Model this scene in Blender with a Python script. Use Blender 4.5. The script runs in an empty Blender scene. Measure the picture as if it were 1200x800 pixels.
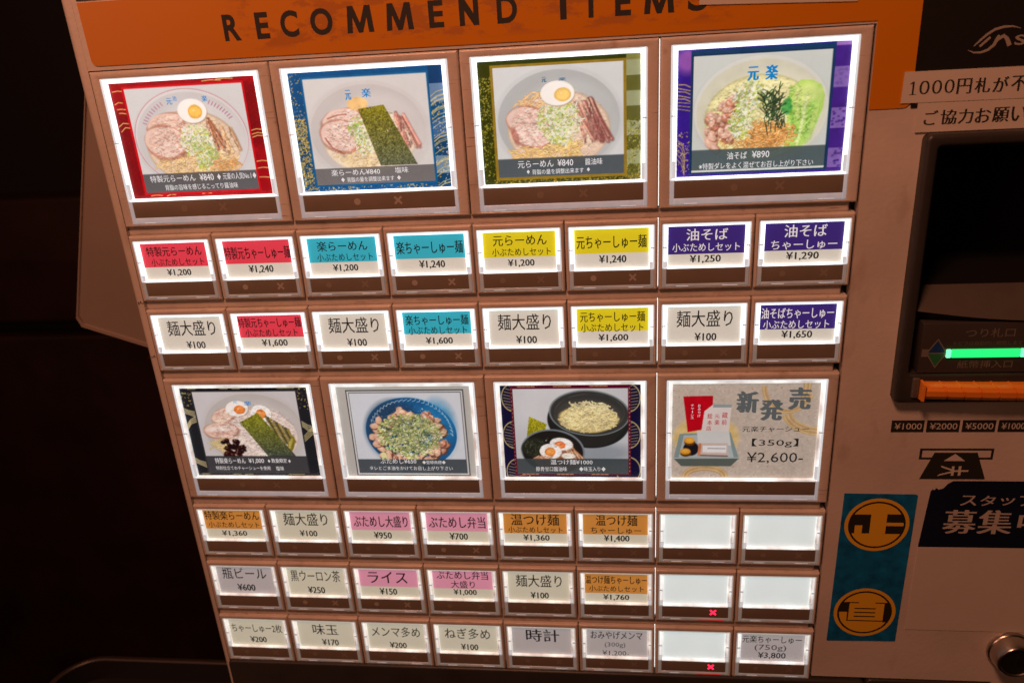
import bpy, bmesh, math, random
import numpy as np
from mathutils import Matrix, Vector

random.seed(7)
S = bpy.context.scene
COL = S.collection

# ------------------------------------------------------------------ camera
cam_d = bpy.data.cameras.new('camera')
cam = bpy.data.objects.new('camera', cam_d)
COL.objects.link(cam)
cam_d.sensor_width = 36.0
cam_d.lens = 929.283 / 1200.0 * 36.0
cam_d.clip_start = 0.01
cam_d.clip_end = 50
rv = Vector((0.37602, 0.11666, -0.03825))
Rcv = Matrix.Rotation(rv.length, 3, rv.normalized()) @ Matrix(((1, 0, 0), (0, 0, -1), (0, 1, 0)))
M = Rcv.transposed() @ Matrix(((1, 0, 0), (0, -1, 0), (0, 0, -1)))
cam.matrix_world = Matrix.Translation((0.20729, -0.31767, 0.10757)) @ M.to_4x4()
cam_d.dof.use_dof = True
cam_d.dof.focus_distance = 0.335
cam_d.dof.aperture_fstop = 13.0
S.camera = cam

# ------------------------------------------------------------------ world, lamps, exposure
w = bpy.data.worlds.new('World')
S.world = w
w.use_nodes = True
w.node_tree.nodes['Background'].inputs[0].default_value = (1.0, 0.42, 0.2, 1)
w.node_tree.nodes['Background'].inputs[1].default_value = 0.012


def area(name, loc, target, size, energy, color, size_y=None):
    d = bpy.data.lights.new(name, 'AREA')
    d.energy = energy
    d.color = color
    d.shape = 'RECTANGLE'
    d.size = size
    d.size_y = size_y or size
    o = bpy.data.objects.new(name, d)
    COL.objects.link(o)
    o.location = loc
    o.rotation_euler = (Vector(target) - Vector(loc)).to_track_quat('-Z', 'Y').to_euler()
    return o


area('ceiling_lamp', (0.06, -0.41, 0.56), (0.10, 0, 0.0), 0.12, 3.0, (1.0, 0.39, 0.215))
area('left_fill', (-0.75, -1.0, 0.35), (0.1, 0, 0.0), 0.4, 1.9, (1.0, 0.41, 0.24))  # fill light added from the left, not a lamp of the hall

S.view_settings.view_transform = 'Standard'
S.view_settings.look = 'None'
S.view_settings.exposure = 0.0
S.view_settings.gamma = 1.0
S.render.engine = 'CYCLES'
S.cycles.use_denoising = True
S.cycles.denoising_prefilter = 'ACCURATE'
S.cycles.max_bounces = 6
S.cycles.transparent_max_bounces = 8
S.cycles.sample_clamp_indirect = 3.0


# ------------------------------------------------------------------ helpers
def lin(c):
    return tuple((x / 12.92 if x <= 0.04045 else ((x + 0.055) / 1.055) ** 2.4) for x in c)


def mat(name, base=(0.5, 0.5, 0.5), rough=0.5, metal=0.0, emis=None, estr=0.0, noise=0.0, nscale=40.0, bump=0.0,
        bscale=600.0, spec=0.5, rvar=0.0):
    m = bpy.data.materials.new(name)
    m.use_nodes = True
    nt = m.node_tree
    b = nt.nodes['Principled BSDF']
    b.inputs['Base Color'].default_value = (*base, 1)
    b.inputs['Roughness'].default_value = rough
    b.inputs['Metallic'].default_value = metal
    b.inputs['Specular IOR Level'].default_value = spec
    tc = nt.nodes.new('ShaderNodeTexCoord')
    if emis:
        b.inputs['Emission Color'].default_value = (*emis, 1)
        b.inputs['Emission Strength'].default_value = estr
    if noise or rvar:
        n = nt.nodes.new('ShaderNodeTexNoise')
        n.inputs['Scale'].default_value = nscale
        n.inputs['Detail'].default_value = 6
        nt.links.new(tc.outputs['Object'], n.inputs['Vector'])
        mr = nt.nodes.new('ShaderNodeMapRange')
        mr.inputs['From Min'].default_value = 0.3
        mr.inputs['From Max'].default_value = 0.7
        mr.inputs['To Min'].default_value = 1 - noise
        mr.inputs['To Max'].default_value = 1 + noise * 0.3
        nt.links.new(n.outputs['Fac'], mr.inputs['Value'])
        mx = nt.nodes.new('ShaderNodeVectorMath')
        mx.operation = 'SCALE'
        mx.inputs[0].default_value = base
        nt.links.new(mr.outputs[0], mx.inputs['Scale'])
        nt.links.new(mx.outputs[0], b.inputs['Base Color'])
        if rvar:
            r2 = nt.nodes.new('ShaderNodeMapRange')
            r2.inputs['To Min'].default_value = rough - rvar * 1.3
            r2.inputs['To Max'].default_value = rough + rvar
            nt.links.new(n.outputs['Fac'], r2.inputs['Value'])
            nt.links.new(r2.outputs[0], b.inputs['Roughness'])
    if bump:
        n2 = nt.nodes.new('ShaderNodeTexNoise')
        n2.inputs['Scale'].default_value = bscale
        n2.inputs['Detail'].default_value = 4
        nt.links.new(tc.outputs['Object'], n2.inputs['Vector'])
        bp = nt.nodes.new('ShaderNodeBump')
        bp.inputs['Strength'].default_value = bump
        bp.inputs['Distance'].default_value = 0.0004
        nt.links.new(n2.outputs['Fac'], bp.inputs['Height'])
        nt.links.new(bp.outputs[0], b.inputs['Normal'])
    return m


M_cream = mat('cream_enamel', (0.66, 0.60, 0.55), 0.38, noise=0.16, nscale=22, bump=0.25, bscale=500, rvar=0.08)
M_bezel = mat('cream_plastic', (0.68, 0.62, 0.57), 0.30, noise=0.20, nscale=45, bump=0.3, bscale=900, rvar=0.1)
M_orange = mat('orange_print', (0.55, 0.20, 0.008), 0.42, noise=0.05, nscale=20)
M_black = mat('black_print', (0.012, 0.011, 0.010), 0.45, noise=0.2, nscale=50)
M_ink = mat('ink', (0.02, 0.018, 0.016), 0.6)
M_dark = mat('dark_plastic', (0.035, 0.032, 0.030), 0.42, noise=0.2, nscale=60, bump=0.2)
M_deep = mat('deep_black_plastic', (0.004, 0.004, 0.004), 0.6)
M_grey = mat('grey_plastic', (0.09, 0.075, 0.065), 0.45, noise=0.15, nscale=60)
M_plate = mat('label_plate', (0.05, 0.043, 0.04), 0.35, noise=0.1)
M_strip = mat('indicator_window', (0.215, 0.175, 0.14), 0.30, noise=0.12, nscale=60)
M_dot = mat('indicator_mark', (0.42, 0.38, 0.34), 0.35)
M_dotdim = mat('indicator_mark_dim', (0.27, 0.23, 0.19), 0.35)
M_red = mat('lit_red_mark', (0.5, 0.02, 0.03), 0.4, emis=(1.0, 0.012, 0.05), estr=3.2)
M_white = mat('lit_paper', (0.85, 0.84, 0.82), 0.5)
M_paper = mat('notice_paper', (0.62, 0.58, 0.52), 0.75, noise=0.06, nscale=30, bump=0.15, bscale=300)
M_wood = mat('dark_wood', (0.036, 0.014, 0.009), 0.45, noise=0.5, nscale=9)
M_wall = mat('dark_wall', (0.006, 0.004, 0.003), 0.7, noise=0.4, nscale=6)
M_box = mat('black_box_plastic', (0.010, 0.009, 0.009), 0.5)
M_rim = mat('brown_rim_plastic', (0.040, 0.030, 0.025), 0.45)
M_metal = mat('brushed_steel', (0.62, 0.58, 0.54), 0.28, 1.0, noise=0.2, nscale=80)
M_navy = mat('navy_print', (0.004, 0.008, 0.032), 0.5, noise=0.2)
M_blue = mat('teal_print', (0.005, 0.17, 0.42), 0.5, noise=0.5, nscale=160)
M_yorange = mat('amber_print', (0.80, 0.46, 0.03), 0.5)
M_grn = mat('green_light', (0.02, 0.5, 0.1), 0.4, emis=(0.02, 1.0, 0.22), estr=1.0)
M_grnend = mat('green_light_end', (0.1, 0.8, 0.3), 0.4, emis=(0.16, 1.0, 0.42), estr=1.6)
M_tri1 = mat('blue_print', (0.01, 0.04, 0.17), 0.5)
M_tri2 = mat('green_print', (0.02, 0.15, 0.05), 0.5)
M_tray = mat('orange_plastic', (0.95, 0.29, 0.035), 0.3, noise=0.08, nscale=60)
M_chip = mat('worn_patch', (0.10, 0.06, 0.045), 0.8)
M_mark = mat('tape_residue', (0.36, 0.13, 0.03), 0.7, noise=0.25, nscale=160)
M_cap = mat('clear_cap_plastic', (0.52, 0.50, 0.49), 0.16, noise=0.25, nscale=160, emis=(0.85, 0.92, 1.0), estr=0.22)
M_board = mat('board_plastic', (0.26, 0.21, 0.18), 0.4, noise=0.1, nscale=20)


def grime(m, scale, lo, hi, col, amt=1.0):
    """worn brown marks and hairline scratches over a plastic"""
    nt = m.node_tree
    b = nt.nodes['Principled BSDF']
    src = b.inputs['Base Color'].links[0].from_socket
    tc = nt.nodes.new('ShaderNodeTexCoord')
    mp = nt.nodes.new('ShaderNodeMapping')
    mp.inputs['Scale'].default_value = scale
    nt.links.new(tc.outputs['Object'], mp.inputs[0])
    oi = nt.nodes.new('ShaderNodeObjectInfo')
    ad = nt.nodes.new('ShaderNodeVectorMath')
    ad.operation = 'MULTIPLY_ADD'
    nt.links.new(oi.outputs['Random'], ad.inputs[0])
    ad.inputs[1].default_value = (40, 40, 40)
    nt.links.new(mp.outputs[0], ad.inputs[2])
    n = nt.nodes.new('ShaderNodeTexNoise')
    n.inputs['Scale'].default_value = 1
    n.inputs['Detail'].default_value = 5
    nt.links.new(ad.outputs[0], n.inputs['Vector'])
    mr = nt.nodes.new('ShaderNodeMapRange')
    mr.inputs['From Min'].default_value = lo
    mr.inputs['From Max'].default_value = hi
    mr.inputs['To Max'].default_value = amt
    nt.links.new(n.outputs['Fac'], mr.inputs['Value'])
    mx = nt.nodes.new('ShaderNodeMix')
    mx.data_type = 'RGBA'
    nt.links.new(mr.outputs[0], mx.inputs['Factor'])
    nt.links.new(src, mx.inputs['A'])
    mx.inputs['B'].default_value = (*col, 1)
    nt.links.new(mx.outputs['Result'], b.inputs['Base Color'])


grime(M_bezel, (60, 200, 1500), 0.66, 0.72, (0.22, 0.15, 0.11), 0.8)
grime(M_bezel, (120, 120, 120), 0.60, 0.75, (0.40, 0.31, 0.25), 0.7)
grime(M_cream, (90, 90, 40), 0.62, 0.78, (0.42, 0.34, 0.28), 0.6)


def edge_light(name, strength, color, low=0.45):
    """edge-lit acrylic: glows where the light collects, streaky along its length"""
    m = mat(name, (0.8, 0.8, 0.8), 0.2)
    nt = m.node_tree
    b = nt.nodes['Principled BSDF']
    tc = nt.nodes.new('ShaderNodeTexCoord')
    n = nt.nodes.new('ShaderNodeTexNoise')
    n.inputs['Scale'].default_value = 70
    n.inputs['Detail'].default_value = 3
    nt.links.new(tc.outputs['Object'], n.inputs['Vector'])
    mr = nt.nodes.new('ShaderNodeMapRange')
    mr.inputs['From Min'].default_value = 0.32
    mr.inputs['From Max'].default_value = 0.62
    mr.inputs['To Min'].default_value = strength * low
    mr.inputs['To Max'].default_value = strength * 1.1
    nt.links.new(n.outputs['Fac'], mr.inputs['Value'])
    b.inputs['Emission Color'].default_value = (*color, 1)
    nt.links.new(mr.outputs[0], b.inputs['Emission Strength'])
    return m


M_edge_hi = edge_light('edge_lit_acrylic_bright', 2.0, (0.93, 0.98, 1.0))
M_edge_mid = edge_light('edge_lit_acrylic', 0.98, (0.95, 0.98, 0.95), 0.3)
M_edge_lo = edge_light('edge_lit_acrylic_low', 0.85, (1.0, 0.97, 0.88), 0.25)
M_redlip = mat('red_lip_glow', (0.4, 0.05, 0.05), 0.3, emis=(1.0, 0.02, 0.03), estr=0.55)
M_cap2 = mat('clear_cap_plastic_low', (0.46, 0.42, 0.38), 0.16, noise=0.3, nscale=160, emis=(0.9, 0.92, 0.85), estr=0.09)
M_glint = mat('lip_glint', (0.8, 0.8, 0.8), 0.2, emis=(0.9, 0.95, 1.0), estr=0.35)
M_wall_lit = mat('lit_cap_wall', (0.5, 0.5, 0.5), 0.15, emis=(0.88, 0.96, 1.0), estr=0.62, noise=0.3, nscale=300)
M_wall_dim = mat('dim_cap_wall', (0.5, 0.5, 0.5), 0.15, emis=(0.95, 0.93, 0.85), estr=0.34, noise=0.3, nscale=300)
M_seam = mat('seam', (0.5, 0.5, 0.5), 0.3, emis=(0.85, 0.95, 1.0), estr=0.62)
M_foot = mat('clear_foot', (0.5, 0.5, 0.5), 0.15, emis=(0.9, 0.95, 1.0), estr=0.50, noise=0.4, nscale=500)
M_leak = mat('backlight', (0.8, 0.8, 0.8), 0.5, emis=(1, 0.95, 0.9), estr=1.3)
M_leak2 = mat('backlight_dim', (0.8, 0.8, 0.8), 0.5, emis=(1, 0.85, 0.75), estr=0.35)


def print_mat(name, estr, tint, base_mul=0.75):
    """translucent printed card lit from behind: the print is vertex colour"""
    m = bpy.data.materials.new(name)
    m.use_nodes = True
    nt = m.node_tree
    b = nt.nodes['Principled BSDF']
    b.inputs['Roughness'].default_value = 0.45
    a = nt.nodes.new('ShaderNodeAttribute')
    a.attribute_name = 'print'
    v = nt.nodes.new('ShaderNodeVectorMath')
    v.operation = 'MULTIPLY'
    v.inputs[1].default_value = (base_mul,) * 3
    nt.links.new(a.outputs['Color'], v.inputs[0])
    nt.links.new(v.outputs[0], b.inputs['Base Color'])
    v2 = nt.nodes.new('ShaderNodeVectorMath')
    v2.operation = 'MULTIPLY'
    v2.inputs[1].default_value = tint
    nt.links.new(a.outputs['Color'], v2.inputs[0])
    # slightly uneven lamp behind the card
    tc = nt.nodes.new('ShaderNodeTexCoord')
    n = nt.nodes.new('ShaderNodeTexNoise')
    n.inputs['Scale'].default_value = 45
    n.inputs['Detail'].default_value = 1
    nt.links.new(tc.outputs['Object'], n.inputs['Vector'])
    mr = nt.nodes.new('ShaderNodeMapRange')
    mr.inputs['To Min'].default_value = estr * 0.85
    mr.inputs['To Max'].default_value = estr * 1.15
    nt.links.new(n.outputs['Fac'], mr.inputs['Value'])
    nt.links.new(v2.outputs[0], b.inputs['Emission Color'])
    nt.links.new(mr.outputs[0], b.inputs['Emission Strength'])
    return m


M_card_top = print_mat('backlit_photo_card', 0.84, (0.88, 0.97, 1.02))
M_card_mid = print_mat('backlit_price_card', 0.66, (0.97, 0.98, 0.97))
M_card_low = print_mat('backlit_price_card_dim', 0.56, (1.0, 0.97, 0.89))
M_card_dim = print_mat('backlit_card_weak', 0.44, (1.0, 0.96, 0.93))
M_card_blank = print_mat('backlit_blank_card', 0.74, (0.88, 1.0, 1.02))
M_card_photo2 = print_mat('backlit_photo_card_lower', 0.70, (0.95, 1.0, 1.04))


def clear_mat():
    m = bpy.data.materials.new('clear_acrylic')
    m.use_nodes = True
    nt = m.node_tree
    nt.nodes.clear()
    out = nt.nodes.new('ShaderNodeOutputMaterial')
    t = nt.nodes.new('ShaderNodeBsdfTransparent')
    t.inputs[0].default_value = (0.97, 0.98, 0.98, 1)
    g = nt.nodes.new('ShaderNodeBsdfGlossy')
    g.inputs['Roughness'].default_value = 0.12
    f = nt.nodes.new('ShaderNodeFresnel')
    f.inputs[0].default_value = 1.45
    mx = nt.nodes.new('ShaderNodeMixShader')
    ge = nt.nodes.new('ShaderNodeNewGeometry')
    sb = nt.nodes.new('ShaderNodeMath')
    sb.operation = 'SUBTRACT'
    sb.use_clamp = True
    nt.links.new(f.outputs[0], sb.inputs[0])
    nt.links.new(ge.outputs['Backfacing'], sb.inputs[1])
    nt.links.new(sb.outputs[0], mx.inputs[0])
    nt.links.new(t.outputs[0], mx.inputs[1])
    nt.links.new(g.outputs[0], mx.inputs[2])
    nt.links.new(mx.outputs[0], out.inputs[0])
    return m


M_clear = clear_mat()


class Geo:
    """collects faces in millimetres, several materials, one mesh"""

    def __init__(self):
        self.v, self.f, self.m, self.c, self.mats = [], [], [], [], []

    def mi(self, m):
        if m not in self.mats:
            self.mats.append(m)
        return self.mats.index(m)

    def add(self, vs, fs, m):
        k = len(self.v)
        i = self.mi(m)
        self.v += [tuple(p) for p in vs]
        for f in fs:
            self.f.append(tuple(a + k for a in f))
            self.m.append(i)

    def box(self, x0, x1, y0, y1, z0, z1, m):
        vs = [(x, y, z) for x in (x0, x1) for y in (y0, y1) for z in (z0, z1)]
        self.add(vs, [(0, 1, 3, 2), (4, 6, 7, 5), (0, 4, 5, 1), (2, 3, 7, 6), (0, 2, 6, 4), (1, 5, 7, 3)], m)

    def loft(self, rings, m, close=False, cap0=False, cap1=False):
        n = len(rings[0])
        vs = [p for r in rings for p in r]
        fs = []
        R = len(rings)
        for i in range(R if close else R - 1):
            a, b = i * n, ((i + 1) % R) * n
            for j in range(n):
                fs.append((a + j, a + (j + 1) % n, b + (j + 1) % n, b + j))
        if cap0:
            fs.append(tuple(range(n))[::-1])
        if cap1:
            fs.append(tuple((R - 1) * n + j for j in range(n)))
        self.add(vs, fs, m)

    def poly(self, pts, y, m):
        self.add([(p[0], y, p[1]) for p in pts], [tuple(range(len(pts)))], m)

    def build(self, smooth=False):
        me = bpy.data.meshes.new('m')
        me.from_pydata([(a * 0.001, b * 0.001, c * 0.001) for a, b, c in self.v], [], self.f)
        for m in self.mats:
            me.materials.append(m)
        me.polygons.foreach_set('material_index', self.m)
        bm = bmesh.new()
        bm.from_mesh(me)
        bmesh.ops.recalc_face_normals(bm, faces=bm.faces)
        bm.to_mesh(me)
        bm.free()
        if smooth:
            me.polygons.foreach_set('use_smooth', [True] * len(me.polygons))
            try:
                me.set_sharp_from_angle(angle=math.radians(40))
            except Exception:
                pass
        return me


def rrect(x0, x1, z0, z1, r, y, n=5):
    pts = []
    r = max(r, 0.001)
    for cx, cz, a0 in ((x1 - r, z1 - r, 0), (x0 + r, z1 - r, 90), (x0 + r, z0 + r, 180), (x1 - r, z0 + r, 270)):
        for i in range(n + 1):
            a = math.radians(a0 + 90 * i / n)
            pts.append((cx + r * math.cos(a), y, cz + r * math.sin(a)))
    return pts


def plate(g, x0, x1, z0, z1, yb, yf, m, r=0.5, bev=0.4, n=4, back=False):
    """a slab whose front (small y) has rounded edges"""
    rings = [rrect(x0, x1, z0, z1, r, yb, n)]
    for k in range(4):
        a = math.radians(90 * k / 3)
        i = bev * (1 - math.cos(a))
        rings.append(rrect(x0 + i, x1 - i, z0 + i, z1 - i, max(r - i, 0.02), yf + bev * (1 - math.sin(a)), n))
    g.loft(rings, m, cap1=True, cap0=back)


def ring(g, o, i, yb, yf, m, ro=0.5, ri=0.3, bo=0.5, bi=0.3, n=4, yb_in=None, slope=0.0):
    """a frame: outer rect o, inner rect i, (x0,x1,z0,z1); rounded outer and inner front edges"""
    rings = [rrect(*o, ro, yb, n)]
    for k in range(4):
        a = math.radians(90 * k / 3)
        d = bo * (1 - math.cos(a))
        rings.append(rrect(o[0] + d, o[1] - d, o[2] + d, o[3] - d, max(ro - d, .02), yf + bo * (1 - math.sin(a)), n))
    for k in range(4):
        a = math.radians(90 * k / 3)
        d = bi * (1 - math.sin(a))
        rings.append(rrect(i[0] - d, i[1] + d, i[2] - d, i[3] + d, ri + d, yf + slope + bi * (1 - math.cos(a)), n))
    rings.append(rrect(*i, ri, yb if yb_in is None else yb_in, n))
    g.loft(rings, m)


def disc(g, cx, cz, r, y, m, n=28, r0=0.0):
    a = [2 * math.pi * k / n for k in range(n)]
    if r0:
        vs = [(cx + r * math.cos(t), y, cz + r * math.sin(t)) for t in a] + [(cx + r0 * math.cos(t), y, cz + r0 * math.sin(t)) for t in a]
        g.add(vs, [(k, (k + 1) % n, n + (k + 1) % n, n + k) for k in range(n)], m)
    else:
        g.add([(cx + r * math.cos(t), y, cz + r * math.sin(t)) for t in a], [tuple(range(n))], m)


ORIG = {}


def put(name, me, parent=None, at=(0, 0, 0), label=None, cat=None, group=None, kind=None):
    o = bpy.data.objects.new(name, me)
    if me is not None and me.name in ('m',) or (me is not None and me.name.startswith('m.')):
        me.name = name
    COL.objects.link(o)
    p = Vector(at) * 0.001
    ORIG[o.name] = p
    if parent is not None:
        o.parent = parent
        p = p - ORIG[parent.name]
    o.location = p
    for k, v in (('label', label), ('category', cat), ('group', group), ('kind', kind)):
        if v:
            o[k] = v
    return o


# ------------------------------------------------------------------ lettering
_tc = bpy.data.curves.new('lettering', 'FONT')
_to = bpy.data.objects.new('lettering', _tc)
_cache = {}


def glyphs(s, bold=0.0, res=2, space=1.0):
    k = (s, bold, res, space)
    if k not in _cache:
        _tc.body = s
        _tc.resolution_u = res
        _tc.offset = bold
        _tc.space_character = space
        me = bpy.data.meshes.new_from_object(_to)
        n = len(me.vertices)
        v = np.zeros(n * 3)
        me.vertices.foreach_get('co', v)
        v = v.reshape(-1, 3)[:, :2]
        f = [tuple(p.vertices) for p in me.polygons]
        bpy.data.meshes.remove(me)
        mn, mx = v.min(0), v.max(0)
        _cache[k] = ((v - mn) / (mx - mn), f)
    return _cache[k]


def text(g, s, x0, x1, z0, z1, y, m, bold=0.0, res=2, copies=((0, 0),), shear=0.0, space=1.0, rot=0):
    if bold > 0 and not (len(s) == 1 and ord(s) < 128):
        d = bold * (z1 - z0) * 2.2        # offsetting breaks complex glyphs; thicken by shifted copies
        x1 -= d
        copies = tuple((a + q * d, b) for a, b in copies for q in (0, .5, 1.0))
        bold = 0.0
    v, f = glyphs(s, bold, res, space)
    if rot:
        v = np.stack([v[:, 1], 1 - v[:, 0]], 1)
    for j, (dx, dz) in enumerate(copies):
        g.add([(x0 + p[0] * (x1 - x0) + dx + shear * p[1] * (z1 - z0), y - 0.004 * j, z0 + p[1] * (z1 - z0) + dz) for p in v], f, m)


# ------------------------------------------------------------------ painted print for the photo cards
PPM = 8
CW, CH = 62.3, 47.8


def cv_r(s_, a, b):
    return a + (b - a) * s_.rng.rand()


class Canvas:
    def __init__(self, col):
        self.w, self.h = int(CW * PPM), int(CH * PPM)
        self.a = np.empty((self.h, self.w, 3))
        self.a[:] = col
        self.rng = np.random.RandomState(3)

    def box(self, x0, x1, y0, y1):
        i0, i1 = max(0, int(x0 * PPM)), min(self.w, int(x1 * PPM) + 1)
        j0, j1 = max(0, int(y0 * PPM)), min(self.h, int(y1 * PPM) + 1)
        if i1 <= i0 or j1 <= j0:
            return None
        X, Y = np.meshgrid((np.arange(i0, i1) + .5) / PPM, (np.arange(j0, j1) + .5) / PPM)
        return i0, i1, j0, j1, X, Y

    def mix(self, b, al, col):
        i0, i1, j0, j1 = b[:4]
        s = self.a[j0:j1, i0:i1]
        if hasattr(self, 'clip') and self.clip is not None:
            al = al * self.clip[j0:j1, i0:i1]
        s += (np.asarray(col) - s) * al[..., None]

    def rect(self, x0, x1, y0, y1, col, al=1.0):
        b = self.box(x0, x1, y0, y1)
        if b:
            self.mix(b, np.full(b[4].shape, al) * ((b[4] >= x0) & (b[4] <= x1) & (b[5] >= y0) & (b[5] <= y1)), col)

    def blob(self, cx, cy, rx, ry, col, rot=0, al=1.0, soft=0.15, wob=0.0, hole=None):
        r = max(rx, ry) * 1.25 + soft
        b = self.box(cx - r, cx + r, cy - r, cy + r)
        if not b:
            return
        X, Y = b[4] - cx, b[5] - cy
        c, s = math.cos(math.radians(rot)), math.sin(math.radians(rot))
        u, v = (X * c + Y * s) / rx, (-X * s + Y * c) / ry
        d = np.sqrt(u * u + v * v)
        if wob:
            t = np.arctan2(v, u)
            ph = self.rng.rand(4) * 6.28
            d = d / (1 + wob * (np.sin(2 * t + ph[0]) * .5 + np.sin(3 * t + ph[1]) * .4 + np.sin(5 * t + ph[2]) * .3 + np.sin(9 * t + ph[3]) * .15))
        k = min(rx, ry)
        A = np.clip((1 - d) * k / soft + .5, 0, 1)
        if hole:
            A = A * np.clip((d - hole) * k / soft + .5, 0, 1)
        self.mix(b, A * al, col)

    def stroke(self, pts, wd, col, al=1.0, soft=0.1):
        xs, ys = [p[0] for p in pts], [p[1] for p in pts]
        b = self.box(min(xs) - wd, max(xs) + wd, min(ys) - wd, max(ys) + wd)
        if not b:
            return
        D = np.full(b[4].shape, 1e9)
        for (x0, y0), (x1, y1) in zip(pts[:-1], pts[1:]):
            dx, dy = x1 - x0, y1 - y0
            L = dx * dx + dy * dy + 1e-9
            t = np.clip(((b[4] - x0) * dx + (b[5] - y0) * dy) / L, 0, 1)
            D = np.minimum(D, np.hypot(b[4] - x0 - t * dx, b[5] - y0 - t * dy))
        self.mix(b, np.clip((wd / 2 - D) / soft + .5, 0, 1) * al, col)

    def poly(self, pts, col, al=1.0):
        xs, ys = [p[0] for p in pts], [p[1] for p in pts]
        b = self.box(min(xs), max(xs), min(ys), max(ys))
        if not b:
            return
        I = np.zeros(b[4].shape, bool)
        n = len(pts)
        for k in range(n):
            (x0, y0), (x1, y1) = pts[k], pts[(k + 1) % n]
            if y0 != y1:
                I ^= ((b[5] < y0) != (b[5] < y1)) & (b[4] < (x1 - x0) * (b[5] - y0) / (y1 - y0) + x0)
        self.mix(b, I * al, col)
        return b, I

    def grain(self, x0, x1, y0, y1, amt, cell=0.35, mask=None):
        b = self.box(x0, x1, y0, y1)
        i0, i1, j0, j1 = b[:4]
        q = max(1, int(cell * PPM))
        nz = self.rng.randn((j1 - j0) // q + 2, (i1 - i0) // q + 2)
        nz = np.kron(nz, np.ones((q, q)))[:j1 - j0, :i1 - i0]
        k = np.ones(3) / 3
        f = 1 + amt * nz
        if mask is not None:
            f = 1 + (f - 1) * mask
        self.a[j0:j1, i0:i1] = np.clip(self.a[j0:j1, i0:i1] * f[..., None], 0, 1)

    def down(self):
        lo = self.rng.randn(self.h // 12 + 2, self.w // 12 + 2)
        lo = np.kron(lo, np.ones((12, 12)))[:self.h, :self.w]
        for _ in range(3):
            for ax in (0, 1):
                lo = (lo + np.roll(lo, 4, ax) + np.roll(lo, -4, ax)) / 3
        sat = self.a.max(2) - self.a.min(2)
        k = np.clip(sat * 2.5, 0.1, 1)
        f = 1 + k * (.05 * lo + .05 * self.rng.randn(self.h, self.w))
        self.a = np.clip(self.a * f[..., None], 0, 1)
        h, w_ = self.h // 2, self.w // 2
        return self.a[:h * 2, :w_ * 2].reshape(h, 2, w_, 2, 3).mean((1, 3))

    def fnoise(self, cell):
        q = max(2, int(cell * PPM))
        n = self.rng.randn(self.h // q + 3, self.w // q + 3)
        yi, xi = np.arange(self.h) / q, np.arange(self.w) / q
        y0, x0 = yi.astype(int), xi.astype(int)
        fy, fx = (yi - y0)[:, None], (xi - x0)[None, :]
        fy, fx = fy * fy * (3 - 2 * fy), fx * fx * (3 - 2 * fx)
        return (n[y0][:, x0] * (1 - fy) * (1 - fx) + n[y0 + 1][:, x0] * fy * (1 - fx) + n[y0][:, x0 + 1] * (1 - fy) * fx + n[y0 + 1][:, x0 + 1] * fy * fx)

    def tex(self, cx, cy, rx, ry, amt=.1):
        """photographic unevenness inside the bowl: folds, wet gleams, small hollows"""
        X, Y = np.meshgrid((np.arange(self.w) + .5) / PPM, (np.arange(self.h) + .5) / PPM)
        m = np.clip((1 - np.hypot((X - cx) / rx, (Y - cy) / ry)) * 6, 0, 1)
        if getattr(self, 'clip', None) is not None:
            m = m * self.clip
        f = self.fnoise(2.4) * .6 + self.fnoise(1.1) * .8 + self.fnoise(.5) * .7
        sh = np.roll(f, 2, 0) - f        # light falls from above
        self.a *= (1 + (amt * .45 * f + amt * 1.4 * sh) * m)[..., None]
        gl = np.clip(self.fnoise(.55) - 1.25, 0, 1) * np.clip(self.fnoise(2.0), 0, 1) * m
        self.a += (np.array((1, .97, .92)) - self.a) * np.clip(gl * 1.1, 0, .75)[..., None]
        dk = np.clip(-self.fnoise(.5) - 1.4, 0, 1) * m
        self.a *= (1 - .35 * dk)[..., None]
        self.a = np.clip(self.a, 0, 1)

    # ---- food
    def rnd(self, a, b):
        return a + (b - a) * self.rng.rand()

    def noodles(self, cx, cy, rx, ry, n, c=(0.95, 0.80, 0.52), dk=(0.72, 0.50, 0.27), wd=0.55, L=3.0):
        for _ in range(n):
            t, r = self.rnd(0, 6.28), math.sqrt(self.rng.rand())
            x, y = cx + rx * r * math.cos(t), cy + ry * r * math.sin(t)
            a, k = self.rnd(-0.6, 0.6) if self.rng.rand() < .7 else self.rnd(0, 3.14), self.rnd(-1.1, 1.1)
            pts = []
            for i in range(6):
                pts.append((x, y))
                x += math.cos(a) * L / 5
                y += math.sin(a) * L / 5 * .7
                a += k * .5
            f = self.rnd(.9, 1.05)
            self.stroke(pts, wd * 1.5, dk, .55)
            self.stroke(pts, wd, tuple(min(1, q * f) for q in c))
            self.stroke([(p[0], p[1] - .1) for p in pts[1:4]], wd * .3, (1, .96, .82), .7)

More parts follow.
